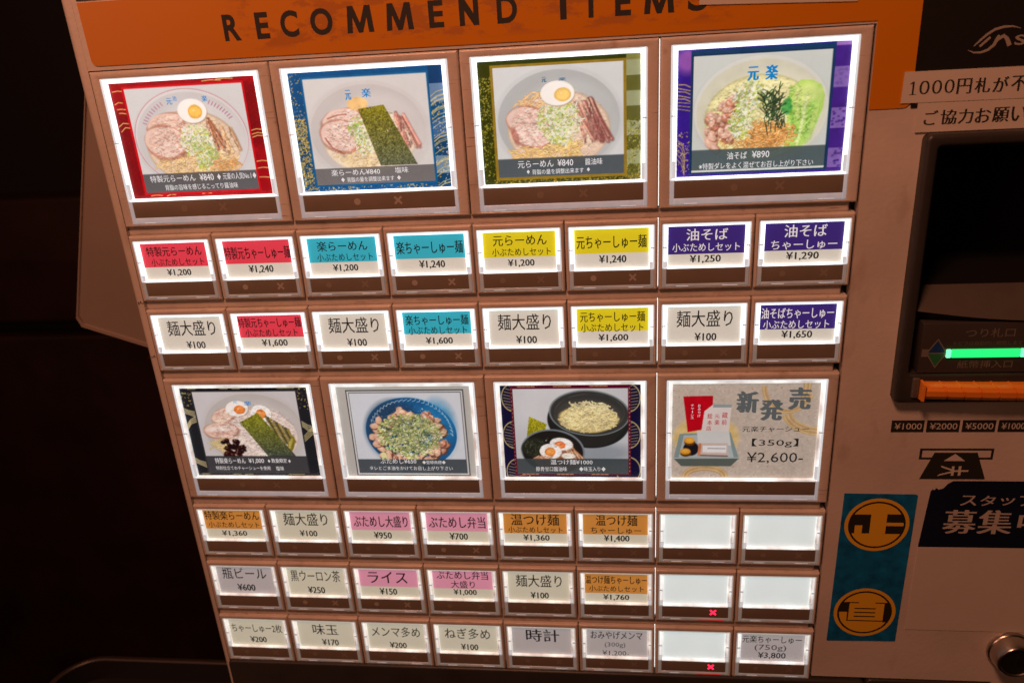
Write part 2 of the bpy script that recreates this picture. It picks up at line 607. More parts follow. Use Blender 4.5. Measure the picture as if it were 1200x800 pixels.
    def scallion(self, cx, cy, rx, ry, n, green=0.5, big=0.55):
        for _ in range(n):
            t, r = self.rnd(0, 6.28), self.rng.rand() ** .6
            x, y = cx + rx * r * math.cos(t), cy + ry * r * math.sin(t)
            g = self.rng.rand()
            if g < green:
                c = (self.rnd(.68, .86), self.rnd(.76, .86), self.rnd(.34, .58))
            else:
                c = (self.rnd(.90, .99), self.rnd(.92, .98), self.rnd(.76, .90))
            if self.rng.rand() < .35:
                rr = self.rnd(.6, 1.1) * big
                self.blob(x, y, rr * 1.25, rr, tuple(q * .72 for q in c), self.rnd(0, 180), .6, .2)
                self.blob(x, y, rr * 1.1, rr * .85, c, self.rnd(0, 180), 1, .12, hole=.45)
            else:
                a = self.rnd(0, 6.28)
                l = self.rnd(.6, 1.8)
                k = self.rnd(-.9, .9)
                p = [(x, y), (x + math.cos(a) * l * .5, y + math.sin(a) * l * .5), (x + math.cos(a) * l * .5 + math.cos(a + k) * l * .5, y + math.sin(a) * l * .5 + math.sin(a + k) * l * .5)]
                self.stroke(p, .5, tuple(q * .7 for q in c), .5)
                self.stroke(p, .42, c)

    def chashu(self, cx, cy, rx, ry, rot=0, c=(0.90, 0.76, 0.70)):
        c = tuple(q * .55 + w * .45 for q, w in zip(c, (0.93, 0.84, 0.76)))
        self.blob(cx + .25, cy + .35, rx * 1.03, ry * 1.05, (0.60, 0.40, 0.32), rot, .6, .8, .07)
        self.blob(cx, cy, rx, ry, (0.78, 0.56, 0.48), rot, 1, .5, .06)
        self.blob(cx - .1, cy - .2, rx * .94, ry * .92, c, rot, 1, .5, .05)
        for _ in range(int(rx * 22)):
            t, r = self.rnd(0, 6.28), math.sqrt(self.rng.rand()) * .8
            x, y = cx + rx * r * math.cos(t), cy + ry * r * math.sin(t)
            a = self.rnd(-.6, .6) + math.radians(rot)
            l = self.rnd(.6, 2.2)
            col = (0.97, 0.90, 0.85) if self.rng.rand() < .5 else (0.78, 0.58, 0.50)
            self.stroke([(x, y), (x + l * math.cos(a) * .5, y + l * math.sin(a) * .5 + self.rnd(-.3, .3)), (x + l * math.cos(a), y + l * math.sin(a))], self.rnd(.15, .4), col, .55, .2)

    def egg(self, cx, cy, rx, ry, yolk=(0.98, 0.76, 0.36), rot=0, off=(.4, 0.2), yr=.5):
        self.blob(cx + .2, cy + .4, rx * 1.02, ry * 1.02, (0.72, 0.62, 0.52), rot, .8, .4)
        self.blob(cx, cy, rx, ry, (0.97, 0.96, 0.93), rot, 1, .25)
        self.blob(cx + off[0], cy + off[1], rx * yr, ry * (yr + .08), tuple(q * .93 for q in yolk), rot, 1, .25, .03)
        self.blob(cx + off[0], cy + off[1], rx * yr * .75, ry * yr * .8, tuple(min(1, q * 1.04) for q in yolk), rot, 1, .4, .05)
        self.blob(cx + off[0] - .5, cy + off[1] - .6, .5, .3, (1, .95, .8), rot, .6, .3)

    def nori(self, pts, c0=(0.35, 0.33, 0.08), c1=(0.24, 0.27, 0.19), n=900):
        b, I = self.poly(pts, c0)
        i0, i1, j0, j1, X, Y = b
        t = (Y - Y.min()) / (Y.max() - Y.min())
        s = self.a[j0:j1, i0:i1]
        q = 3
        nz = np.kron(self.rng.rand(s.shape[0] // q + 2, s.shape[1] // q + 2), np.ones((q, q)))[:s.shape[0], :s.shape[1]]
        nz = nz * .6 + self.rng.rand(*nz.shape) * .4
        col = (np.array(c0) * (1 - t[..., None]) + np.array(c1) * t[..., None]) * (0.55 + 1.1 * nz[..., None])
        s[I] = np.clip(col, 0, 1)[I]
        for _ in range(n // 4):
            k = self.rng.randint(I.sum())
            yy, xx = np.argwhere(I)[k] if False else (self.rng.randint(s.shape[0]), self.rng.randint(s.shape[1]))
            if I[yy, xx]:
                x, y = X[yy, xx], Y[yy, xx]
                a = self.rnd(0, 3.14)
                self.stroke([(x, y), (x + .5 * math.cos(a), y + .5 * math.sin(a))], .16, (0.66, 0.64, 0.40), .6)

    def menma(self, cx, cy, n, L=7, a0=1.2, c=(0.72, 0.46, 0.32), sx=3.0, wd=1.2):
        for k in range(n):
            x, y = cx + self.rnd(-sx, sx), cy + self.rnd(-1.5, 1.5)
            a = a0 + self.rnd(-.15, .15)
            p = [(x, y), (x + L * .5 * math.cos(a), y + L * .5 * math.sin(a) + self.rnd(-.3, .3)), (x + L * math.cos(a) + self.rnd(-.4, .4), y + L * math.sin(a))]
            f = self.rnd(.8, 1.25)
            self.stroke([(q[0] + .2, q[1] + .2) for q in p], wd * 1.1, tuple(q * .62 for q in c), .55, .6)
            self.stroke(p, wd * cv_r(self, .5, .95), tuple(min(1, q * f) for q in c), 1, .25)
            self.stroke([(q[0] - .2, q[1]) for q in p], wd * .25, (0.97, 0.86, 0.75), .7, .2)
            for _ in range(int(L)):
                q = p[1] if self.rng.rand() < .5 else p[0]
                xx, yy = q[0] + self.rnd(-.5, .5), q[1] + self.rnd(0, L * .5)
                self.blob(xx, yy, self.rnd(.15, .4), self.rnd(.4, 1.1), (0.95, 0.82, 0.72) if self.rng.rand() < .5 else tuple(u * .55 for u in c), self.rnd(-30, 10), .6, .25)

    def bowl(self, cx, cy, rx, ry, c=(0.83, 0.83, 0.82), rim=(0.90, 0.90, 0.89), line=None, soup=None, sx=.8, sy=.72, soff=2.0):
        self.blob(cx, cy + .8, rx * 1.02, ry * 1.02, (0.70, 0.70, 0.70), 0, .35, 2.0)
        self.blob(cx, cy, rx, ry, rim, 0, 1, .25)
        if line:
            self.blob(cx, cy, rx * 1.0, ry * 1.0, line, 0, .7, .15, hole=.985)
        self.blob(cx, cy + .5, rx * .965, ry * .955, c, 0, 1, .5)
        self.blob(cx + rx * .12, cy + ry * .1, rx * .86, ry * .84, tuple(min(1, q * 1.06) for q in c), 0, .8, 3.0)
        if soup:
            self.blob(cx, cy + soff, rx * sx, ry * sy, tuple(q * .85 for q in soup), 0, 1, .5)
            self.blob(cx, cy + soff + .2, rx * sx * .97, ry * sy * .96, soup, 0, 1, .8)


def waves(cv, x0, x1, y0, y1, r, col, al=.5):
    j = 0
    y = y0
    while y < y1 + r:
        x = x0 + (r if j % 2 else 0)
        while x < x1 + r:
            for q in (1.0, .66, .33):
                cv.blob(x, y, r * q, r * q, col, 0, al, .12, hole=1 - .14 / q)
            x += 2 * r
        y += r * .6
        j += 1


def dust(cv, x0, x1, y0, y1, n, cols, bias=1.0, ln=.4):
    for _ in range(n):
        x = cv.rnd(x0, x1)
        y = y0 + (y1 - y0) * (1 - cv.rng.rand() ** bias)
        cv.stroke([(x, y), (x + cv.rnd(-ln, ln), y + cv.rnd(-ln, ln))], cv.rnd(.15, .45), cols[cv.rng.randint(len(cols))], .9)


GOLD = (0.80, 0.66, 0.30)
W_, H_ = CW, CH


def frame_bits(cv, l, r_, t, capt, capb, pic=(0.84, 0.84, 0.83), edge=None, ew=.9):
    if edge:
        cv.rect(l - ew, r_ + ew, t - ew, capb + ew, edge)
    cv.rect(l, r_, t, capb, pic)
    b = cv.box(l, r_, t, capb)
    cv.clip = np.zeros((cv.h, cv.w))
    cv.clip[b[2]:b[3], b[0]:b[1]] = 1


def caption(cv, l, r_, t, b_, col=(0.30, 0.30, 0.31), al=.86):
    cv.clip = None
    cv.rect(l, r_, t, b_, col, al)


def art_a1():
    cv = Canvas((0.62, 0.03, 0.08))
    waves(cv, 0, 5.6, 12, 46, 1.7, (0.42, 0.02, 0.06), .6)
    waves(cv, 56.5, 62, 3, 26, 1.7, (0.42, 0.02, 0.06), .6)
    for (x, y, l, s) in ((1, 3.5, 5, 0), (1, 8.5, 3.5, -.5), (1.5, 10.5, 4, .2), (.5, 17.5, 4.5, -1.2), (1.2, 19.5, 4.2, -1.4), (2, 12, 3, .3),
                         (56.8, 21.5, 5, -.3), (57, 23, 5, -.3), (57, 24.2, 5, -.4), (57, 34, 5, 0), (57, 36.8, 5, 0), (57, 40.5, 5, .3), (40, 1.2, 8, 0), (46, .8, 7, 0), (8, 46.6, 5, 0), (15, 46.9, 4, -.4), (31, 46.4, 4, 0)):
        cv.stroke([(x, y), (x + l * .5, y + s - .3), (x + l, y + s)], .35, (0.88, 0.72, 0.42))
    l, r_, t = 6.2, 56.2, 2.6
    frame_bits(cv, l, r_, t, 37.5, 45.4, edge=(0.80, 0.04, 0.10))
    cv.bowl(31, 23.5, 24.5, 20, c=(0.80, 0.79, 0.78), rim=(0.86, 0.85, 0.84), line=(0.78, 0.45, 0.5), soup=(0.90, 0.80, 0.68), sx=.82, sy=.75, soff=3.5)
    for k in range(9):   # key pattern blocks on the rim
        a = math.radians(205 + k * 4.5)
        cv.stroke([(31 + 21.6 * math.cos(a), 23.5 + 17 * math.sin(a)), (31 + 20 * math.cos(a), 23.5 + 15.6 * math.sin(a))], .45, (0.70, 0.45, 0.55), .8)
        a = math.radians(300 + k * 4.0)
        cv.stroke([(31 + 21.6 * math.cos(a), 23.5 + 17 * math.sin(a)), (31 + 20 * math.cos(a), 23.5 + 15.6 * math.sin(a))], .45, (0.70, 0.45, 0.55), .8)
    cv.noodles(31, 34, 18, 5.5, 170, (0.96, 0.84, 0.62))
    cv.chashu(21, 17.5, 8.5, 4.5, -12, (0.92, 0.76, 0.68))
    cv.chashu(19.5, 24.5, 9.3, 6.8, 8)
    cv.menma(41, 17, 5, 12, 1.25, sx=2.6)
    cv.menma(46, 20, 4, 9, 1.3, (0.90, 0.70, 0.52), 2.5, 1.5)
    cv.noodles(40, 34.5, 8, 3, 40, (0.90, 0.68, 0.42))
    cv.scallion(33, 24.5, 6.8, 6.6, 420, .35)
    cv.scallion(36.5, 29.5, 4.5, 4, 200, .75)
    cv.scallion(34, 34, 3, 3, 60, .6)
    cv.tex(31, 27, 20, 15, .11)
    cv.egg(33.5, 12.5, 6.2, 4.8, off=(1.2, .4))
    caption(cv, l, r_, 37.4, 45.4)
    return cv


def art_a2():
    cv = Canvas((0.03, 0.30, 0.50))
    dust(cv, 0, 5.3, 18, 47.8, 900, [GOLD, (0.87, 0.75, 0.38), (0.65, 0.55, 0.28), (0.10, 0.14, 0.22)], .8)
    dust(cv, 0, 5.3, 0, 30, 90, [GOLD], 1)
    for k, (y, c) in enumerate(((0, (0.05, 0.24, 0.42)), (1, (0.40, 0.52, 0.66)), (0, (0.06, 0.30, 0.48)), (1, (0.24, 0.40, 0.58)), (0, (0.05, 0.26, 0.42)), (1, (0.45, 0.55, 0.62)), (0, (0.04, 0.25, 0.4)))):
        cv.rect(56.4, 62.3, k * 7, k * 7 + 7, c)
    for k in range(26):
        y = cv.rnd(8, 46)
        cv.stroke([(56.6, y + 2.5), (59, y + .8), (62.2, y)], .3, (0.82, 0.76, 0.52), .8)
    dust(cv, 56.4, 62.3, 12, 46, 120, [(0.85, 0.85, 0.8), GOLD], 1)
    dust(cv, 5, 56, 45.5, 47.8, 110, [(0.85, 0.80, 0.60), GOLD], 1)
    l, r_, t = 5.9, 55.6, 2.9
    frame_bits(cv, l, r_, t, 38, 45, pic=(0.84, 0.83, 0.81), edge=(0.03, 0.36, 0.56))
    cv.bowl(30, 24, 24.5, 19.5, c=(0.78, 0.76, 0.74), rim=(0.82, 0.80, 0.78), soup=(0.92, 0.86, 0.76), sx=.78, sy=.66, soff=4)
    cv.noodles(27, 34, 14, 4.5, 80, (0.96, 0.86, 0.66), (0.82, 0.68, 0.5), .6)
    cv.chashu(20, 19.5, 8.5, 5, -8, (0.93, 0.80, 0.75))
    cv.chashu(18.5, 25.5, 8.6, 6.3, 12, (0.93, 0.80, 0.76))
    cv.stroke([(14, 18.4), (18, 17.2), (22, 17)], .6, (0.68, 0.40, 0.34), .8, .3)
    cv.stroke([(12, 26), (14.5, 30), (19, 32.6)], .7, (0.68, 0.40, 0.34), .8, .3)
    cv.menma(42.5, 18, 5, 13, 1.25, (0.82, 0.52, 0.46), 2.6, 1.3)
    cv.blob(27, 13.2, 4.2, 2.6, (0.95, 0.78, 0.52), 0, 1, .5)
    cv.scallion(26, 23, 4, 5, 150, .55)
    cv.scallion(29, 29, 5, 4, 100, .3)
    cv.nori([(27, 15.2), (37.5, 14), (49, 38), (33.6, 38)], (0.46, 0.43, 0.11), (0.34, 0.36, 0.27))
    cv.tex(30, 27, 19.5, 14, .10)
    caption(cv, l, r_, 38.2, 45, (0.38, 0.37, 0.37), .84)
    return cv


def art_a3():
    cv = Canvas((0.20, 0.22, 0.04))
    dust(cv, 0, 5, 6, 47.8, 420, [(0.60, 0.58, 0.14), (0.42, 0.42, 0.10), (0.70, 0.66, 0.30), (0.14, 0.15, 0.03)], .6)
    for k in range(8):
        c = ((0.60, 0.62, 0.46), (0.38, 0.38, 0.17))[k % 2]
        cv.rect(56.8, 62.3, k * 5.6 + 2.4, k * 5.6 + 8, c)
    cv.rect(56.8, 62.3, 0, 2.4, (0.50, 0.48, 0.24))
    dust(cv, 56.8, 62.3, 24, 47.8, 260, [(0.62, 0.60, 0.18), (0.28, 0.29, 0.06), (0.74, 0.70, 0.42)], 1)
    dust(cv, 4, 62, 45.6, 47.8, 240, [(0.70, 0.60, 0.20), (0.50, 0.42, 0.12)], 1)
    l, r_, t = 6.0, 55.6, 2.8
    frame_bits(cv, l, r_, t, 37.8, 45, pic=(0.83, 0.84, 0.83), edge=(0.58, 0.47, 0.13), ew=1.1)
    cv.bowl(30.5, 23, 24.5, 20, c=(0.70, 0.71, 0.70), rim=(0.80, 0.81, 0.80), soup=(0.90, 0.80, 0.70), sx=.82, sy=.74, soff=3.8)
    cv.noodles(22, 15.5, 7, 4, 45, (0.95, 0.80, 0.60))
    cv.chashu(18.5, 23.5, 8.3, 6, 8, (0.90, 0.76, 0.72))
    cv.chashu(20, 28.8, 8, 4.6, 10, (0.92, 0.80, 0.76))
    cv.blob(13.5, 29, 1.2, 3.6, (0.68, 0.40, 0.34), -15, .7, .6)
    cv.noodles(17, 35.5, 7, 2.5, 35)
    cv.menma(42.5, 16, 7, 16, 1.18, (0.66, 0.40, 0.36), 3.0, 1.5)
    cv.menma(39, 18, 4, 14, 1.2, (0.82, 0.56, 0.48), 2.0, 1.2)
    cv.blob(45.5, 27, 3.2, 6, (0.58, 0.34, 0.32), -22, .6, 1.2, .08)
    cv.scallion(31, 23.5, 8.3, 8.2, 620, .42)
    cv.noodles(31, 34.5, 7, 3.8, 60, (0.97, 0.84, 0.55), (0.75, 0.55, 0.3), .7)
    cv.scallion(31, 30, 5, 3, 90, .5)
    cv.tex(30.5, 26, 20, 15.5, .09)
    cv.egg(30.5, 13.2, 6.5, 4.6, off=(2.0, .6), yolk=(0.96, 0.80, 0.46))
    caption(cv, l, r_, 37.6, 45, (0.24, 0.28, 0.30), .86)
    return cv


def art_a4():
    cv = Canvas((0.20, 0.10, 0.52))
    cv.blob(3.6, 4, 4, 4.6, (0.62, 0.36, 0.66), 0, .8, 3)
    for k in range(5):
        y = 12.5 + k * 1.3
        cv.stroke([(0, y), (3, y + .2 + .5 * (k % 2)), (5, y + 1.2)], .28, (0.80, 0.70, 0.36))
    for k in range(3):
        cv.stroke([(0, 19 + k * 1.2), (5.2, 19.6 + k * 1.4)], .25, (0.70, 0.62, 0.36))
    for k in range(5):
        cv.stroke([(0, 33 + k * 1.8), (2, 34.5 + k * 2), (3.2, 38 + k * 2.1), (3.2, 43 + k)], .25, (0.78, 0.68, 0.38), .9)
    dust(cv, 0, 5, 30, 46, 90, [(0.75, 0.65, 0.4)], 1)
    for k in range(7):
        c = ((0.26, 0.13, 0.50), (0.50, 0.38, 0.66))[k % 2]
        cv.rect(56.8, 62.3, k * 7.4 + 1.6, k * 7.4 + 9, c)
        if k in (1, 3, 5):
            for q in range(20):
                cv.blob(cv.rnd(57.2, 62), cv.rnd(k * 7.4 + 2, k * 7.4 + 8.6), .5, .4, (0.22, 0.12, 0.48) if k > 1 else (0.4, 0.3, 0.6), 0, .6, .2)
    cv.rect(56.8, 62.3, 0, 1.6, (0.60, 0.42, 0.70))
    cv.rect(5.0, 56.6, .6, 46.8, (0.08, 0.22, 0.36))
    l, r_, t = 6.0, 55.6, 2.8
    frame_bits(cv, l, r_, t, 38, 46, pic=(0.80, 0.82, 0.79), edge=(0.06, 0.16, 0.30), ew=.4)
    cv.bowl(31, 23.5, 24.5, 20, c=(0.82, 0.81, 0.72), rim=(0.84, 0.84, 0.80), soup=(0.93, 0.90, 0.66), sx=.84, sy=.80, soff=2.6)
    cv.noodles(30, 33, 15, 5.5, 150, (0.93, 0.78, 0.50), (0.66, 0.44, 0.22), .7)
    for _ in range(46):
        x, y = cv.rnd(11.5, 21.5), cv.rnd(18, 37)
        if y < 20 + (16 - x) * 1.2:
            continue
        ro = cv.rnd(0, 180)
        cv.blob(x + .3, y + .5, cv.rnd(1.7, 2.6), cv.rnd(1, 1.6), (0.52, 0.30, 0.22), ro, .7, .6, .12)
        cv.blob(x, y, cv.rnd(1.6, 2.5), cv.rnd(1, 1.5), (0.90, 0.72, 0.62) if cv.rng.rand() < .65 else (0.76, 0.50, 0.40), ro, 1, .5, .12)
        cv.blob(x - .3, y - .4, .9, .4, (0.97, 0.88, 0.80), ro, .7, .4)
    leaf = [(40.5, 20), (42, 15.5), (45, 13), (49, 13.2), (52.5, 15), (54, 19), (53.6, 24), (51.5, 29), (49, 34), (46.5, 38), (40.5, 38), (39.6, 33), (41, 27)]
    cv.poly(leaf, (0.70, 0.84, 0.40))
    for k in range(60):
        x0 = cv.rnd(41, 53)
        y0_ = cv.rnd(15, 26)
        f = cv.rng.rand()
        c = (0.52 + .36 * f, 0.76 + .16 * f, 0.28 + .3 * f)
        cv.clip0 = None
        dx = (46 - x0) * .45
        cv.stroke([(x0, y0_), (x0 + dx * .4 + cv.rnd(-.4, .4), y0_ + 5), (x0 + dx, min(38, y0_ + 11))], cv.rnd(.5, 1.4), c, .55, .6)
    cv.blob(47.5, 17.8, 5, 4, (0.88, 0.93, 0.58), 0, .65, 2.5, .12)
    cv.stroke([(47.5, 19), (46.6, 28), (45, 37)], 1.0, (0.88, 0.95, 0.68), .75, .7)
    for k in range(5):
        cv.stroke([(47.2, 22 + k * 2.6), (50.8 - k * .3, 19 + k * 2.6)], .35, (0.86, 0.94, 0.62), .6, .4)
    cv.blob(40.5, 22.5, 2, 3, (0.25, 0.60, 0.28), 0, .9, .8, .1)
    cv.noodles(33, 32.5, 9.5, 4.5, 120, (0.93, 0.68, 0.38), (0.66, 0.40, 0.18), .7)
    cv.scallion(27, 18.5, 6.5, 5.5, 300, .5)
    cv.scallion(24, 28, 4.5, 6, 230, .5, .7)
    for _ in range(90):
        a = cv.rnd(-2.6, -.5)
        x, y = cv.rnd(32, 38), cv.rnd(17, 28)
        l2 = cv.rnd(2, 5)
        cv.stroke([(x, y), (x + l2 * math.cos(a), y + l2 * math.sin(a) * .8)], .38, (cv.rnd(.08, .26), cv.rnd(.2, .32), cv.rnd(.12, .2)), .9)
    for _ in range(14):
        x, y = cv.rnd(32, 40), cv.rnd(25, 29)
        cv.stroke([(x, y), (x + cv.rnd(-1, 1), y + cv.rnd(2, 4))], .36, (0.15, 0.24, 0.16), .9)
    cv.tex(31, 26, 22, 16, .13)
    caption(cv, l, r_, 37.4, 45.2, (0.26, 0.32, 0.33), .88)
    return cv


def art_d1():
    cv = Canvas((0.045, 0.050, 0.065))
    waves(cv, 0, 5.4, 0, 48, 1.7, (0.17, 0.18, 0.20), .6)
    waves(cv, 57, 62.3, 0, 48, 1.7, (0.17, 0.18, 0.20), .6)
    for k in range(4):
        for (y, s) in ((11, 3), (19.5, -7), (38, 4)):
            cv.stroke([(.2, y + k * .8), (2.2, y + s * .35 + k * .7), (5.3, y + s * .6 + k * .9)], .45, (0.84, 0.78, 0.58), .85)
        cv.stroke([(56.8, 18 + k * .8), (59.5, 20 + k), (62.2, 21 + k * .7)], .45, (0.84, 0.78, 0.58), .85)
        cv.stroke([(57, 26 + k * .9), (59.5, 23.5 + k), (62.2, 21 + k)], .4, (0.80, 0.74, 0.5), .85)
    dust(cv, 0, 5, 0, 10, 30, [(0.8, 0.72, 0.4)], 1)
    dust(cv, 57, 62, 0, 12, 30, [(0.8, 0.72, 0.4)], 1)
    for x in (4, 26, 52, 20, 48):
        cv.stroke([(x, .8 if x > 3 else 1), (x + 4, .8)], .3, (0.8, 0.74, 0.5))
        cv.stroke([(x - 2, 46.8), (x + 2, 46.8)], .3, (0.8, 0.74, 0.5))
    l, r_, t = 6, 56.2, 2.4
    frame_bits(cv, l, r_, t, 36.8, 46, pic=(0.80, 0.79, 0.79), edge=(0.20, 0.20, 0.22), ew=.7)
    cv.bowl(33, 22.5, 25.5, 20.5, c=(0.74, 0.72, 0.70), rim=(0.79, 0.77, 0.76), soup=(0.88, 0.82, 0.78), sx=.84, sy=.76, soff=3.2)
    cv.chashu(19, 15, 6.5, 3.6, -25, (0.92, 0.80, 0.72))
    cv.chashu(16.5, 23, 8.5, 4.6, 0, (0.90, 0.78, 0.72))
    cv.blob(16, 22, 7.5, 1.2, (0.96, 0.90, 0.86), -4, .7, .7)
    cv.blob(16, 24.5, 7, .9, (0.82, 0.62, 0.56), 2, .6, .6)
    cv.noodles(14, 30.5, 4.5, 3.2, 40, (0.90, 0.82, 0.58), (0.62, 0.50, 0.30), .5)
    cv.blob(24, 29, 5, 3, (0.93, 0.87, 0.82), -8, .8, 1)
    cv.egg(26.5, 11.2, 5.6, 4, (0.96, 0.55, 0.26), -8, (1.2, .6))
    cv.egg(38, 13.8, 4.9, 4.4, (0.95, 0.58, 0.30), 10, (-.2, .3))
    for k in range(11):
        p = [(40 + k * .95, 15.5 + k * .7), (42.5 + k * .8, 22 + k * .4), (44.5 + k * .75, 30 - k * .1)]
        c = ((0.55, 0.50, 0.28), (0.34, 0.33, 0.22), (0.66, 0.56, 0.24), (0.72, 0.66, 0.5))[k % 4]
        cv.stroke(p, 1.4, tuple(q * .6 for q in c), .8, .3)
        cv.stroke(p, .9, c, 1, .3)
    cv.blob(50, 30.5, 1.6, 4.6, (0.52, 0.46, 0.16), 22, 1, .4, .06)
    cv.blob(49.6, 30, .7, 3.6, (0.72, 0.68, 0.34), 22, .9, .4)
    for _ in range(30):
        x, y = cv.rnd(15.5, 27), cv.rnd(28, 37)
        if abs(x - 15) + (37 - y) < 16:
            cv.blob(x, y, cv.rnd(1, 2.4), cv.rnd(.7, 1.4), (cv.rnd(.08, .2), .05, .05), cv.rnd(0, 180), 1, .4, .15)
            cv.blob(x - .4, y - .5, .6, .25, (0.72, 0.5, 0.42), cv.rnd(0, 180), .7, .3)
    cv.nori([(26.5, 18.5), (36.2, 13.4), (51.5, 37), (37.5, 37)], (0.50, 0.50, 0.12), (0.24, 0.27, 0.22), 1100)
    cv.tex(33, 24, 22, 16, .12)
    caption(cv, l, r_, 36.8, 46, (0.20, 0.20, 0.21), .9)
    return cv


def art_d2():
    cv = Canvas((0.72, 0.71, 0.68))
    l, r_, t, b_ = 5.0, 58.6, 2.6, 47
    cv.rect(l - .55, r_ + .55, t - .55, b_ + .2, (0.22, 0.23, 0.24))
    cv.rect(l, r_, t, b_ - .3, (0.80, 0.80, 0.79))
    cv.rect(l + .7, r_ - .7, t + .7, b_ - 1, (0.24, 0.25, 0.26))
    frame_bits(cv, l + 1, r_ - 1, t + 1, 38.8, b_ - 1.3, pic=(0.82, 0.84, 0.86))
    cx, cy = 33, 24.5
    cv.blob(cx, cy + .8, 22.3, 19.5, (0.66, 0.72, 0.78), 0, .5, 2)
    cv.blob(cx, cy, 22, 19, (0.72, 0.82, 0.88), 8, 1, .3)
    cv.blob(cx, cy, 21.4, 18.4, (0.12, 0.36, 0.56), 8, 1, .4)
    cv.blob(cx - 8, cy - 2, 13, 15, (0.16, 0.24, 0.34), 8, .75, 4)
    cv.blob(cx + 13, cy - 5, 8, 12, (0.14, 0.50, 0.72), 0, .6, 4)
    for k in range(26):
        a = math.radians(200 + k * 6.4)
        x, y = cx + 19.2 * math.cos(a), cy + 16.6 * math.sin(a)
        cv.stroke([(x, y), (x + 1.2 * math.cos(a + 1.2), y + 1.6 * math.sin(a + 1.2)), (x + 2 * math.cos(a + 2), y + 1.2 * math.sin(a))], .3, (0.74, 0.86, 0.92), .8)
    for _ in range(90):
        t_, r = cv.rnd(0, 6.28), cv.rnd(.6, .93)
        x, y = cx - .8 + 20 * r * math.cos(t_), cy + 2.6 + 15.5 * r * math.sin(t_)
        ro = cv.rnd(0, 180)
        cv.blob(x + .4, y + .5, 2.4, 1.6, (0.40, 0.24, 0.18), ro, .8, .5, .1)
        cv.blob(x, y, cv.rnd(1.8, 2.6), cv.rnd(1.2, 1.8), (0.88, 0.70, 0.58) if cv.rng.rand() < .65 else (0.76, 0.52, 0.42), ro, 1, .4, .12)
        cv.blob(x - .3, y - .4, 1.2, .6, (0.94, 0.84, 0.75), ro, .6, .5)
    for _ in range(16):
        x, y = cv.rnd(18, 46), cv.rnd(22, 40)
        cv.blob(x, y, 1.7, 1.3, (0.88, 0.90, 0.62), cv.rnd(0, 180), 1, .3, hole=.4)
    cv.scallion(32, 25.5, 15, 11.5, 520, .6, .8)
    for _ in range(520):
        t_, r = cv.rnd(0, 6.28), math.sqrt(cv.rng.rand())
        x, y = cx + 13.5 * r * math.cos(t_), cy + 10.5 * r * math.sin(t_)
        a = cv.rnd(0, 3.14)
        L = cv.rnd(1.5, 5)
        f = cv.rng.rand()
        c = (0.32 + .52 * f, 0.38 + .46 * f, 0.18 + .44 * f)
        cv.stroke([(x, y), (x + L * math.cos(a), y + L * math.sin(a) * .7)], .34, c, .85)
    cv.tex(33, 25, 18.5, 16, .16)
    caption(cv, l + 1, r_ - 1, 38.4, 46, (0.24, 0.27, 0.29), .9)
    return cv


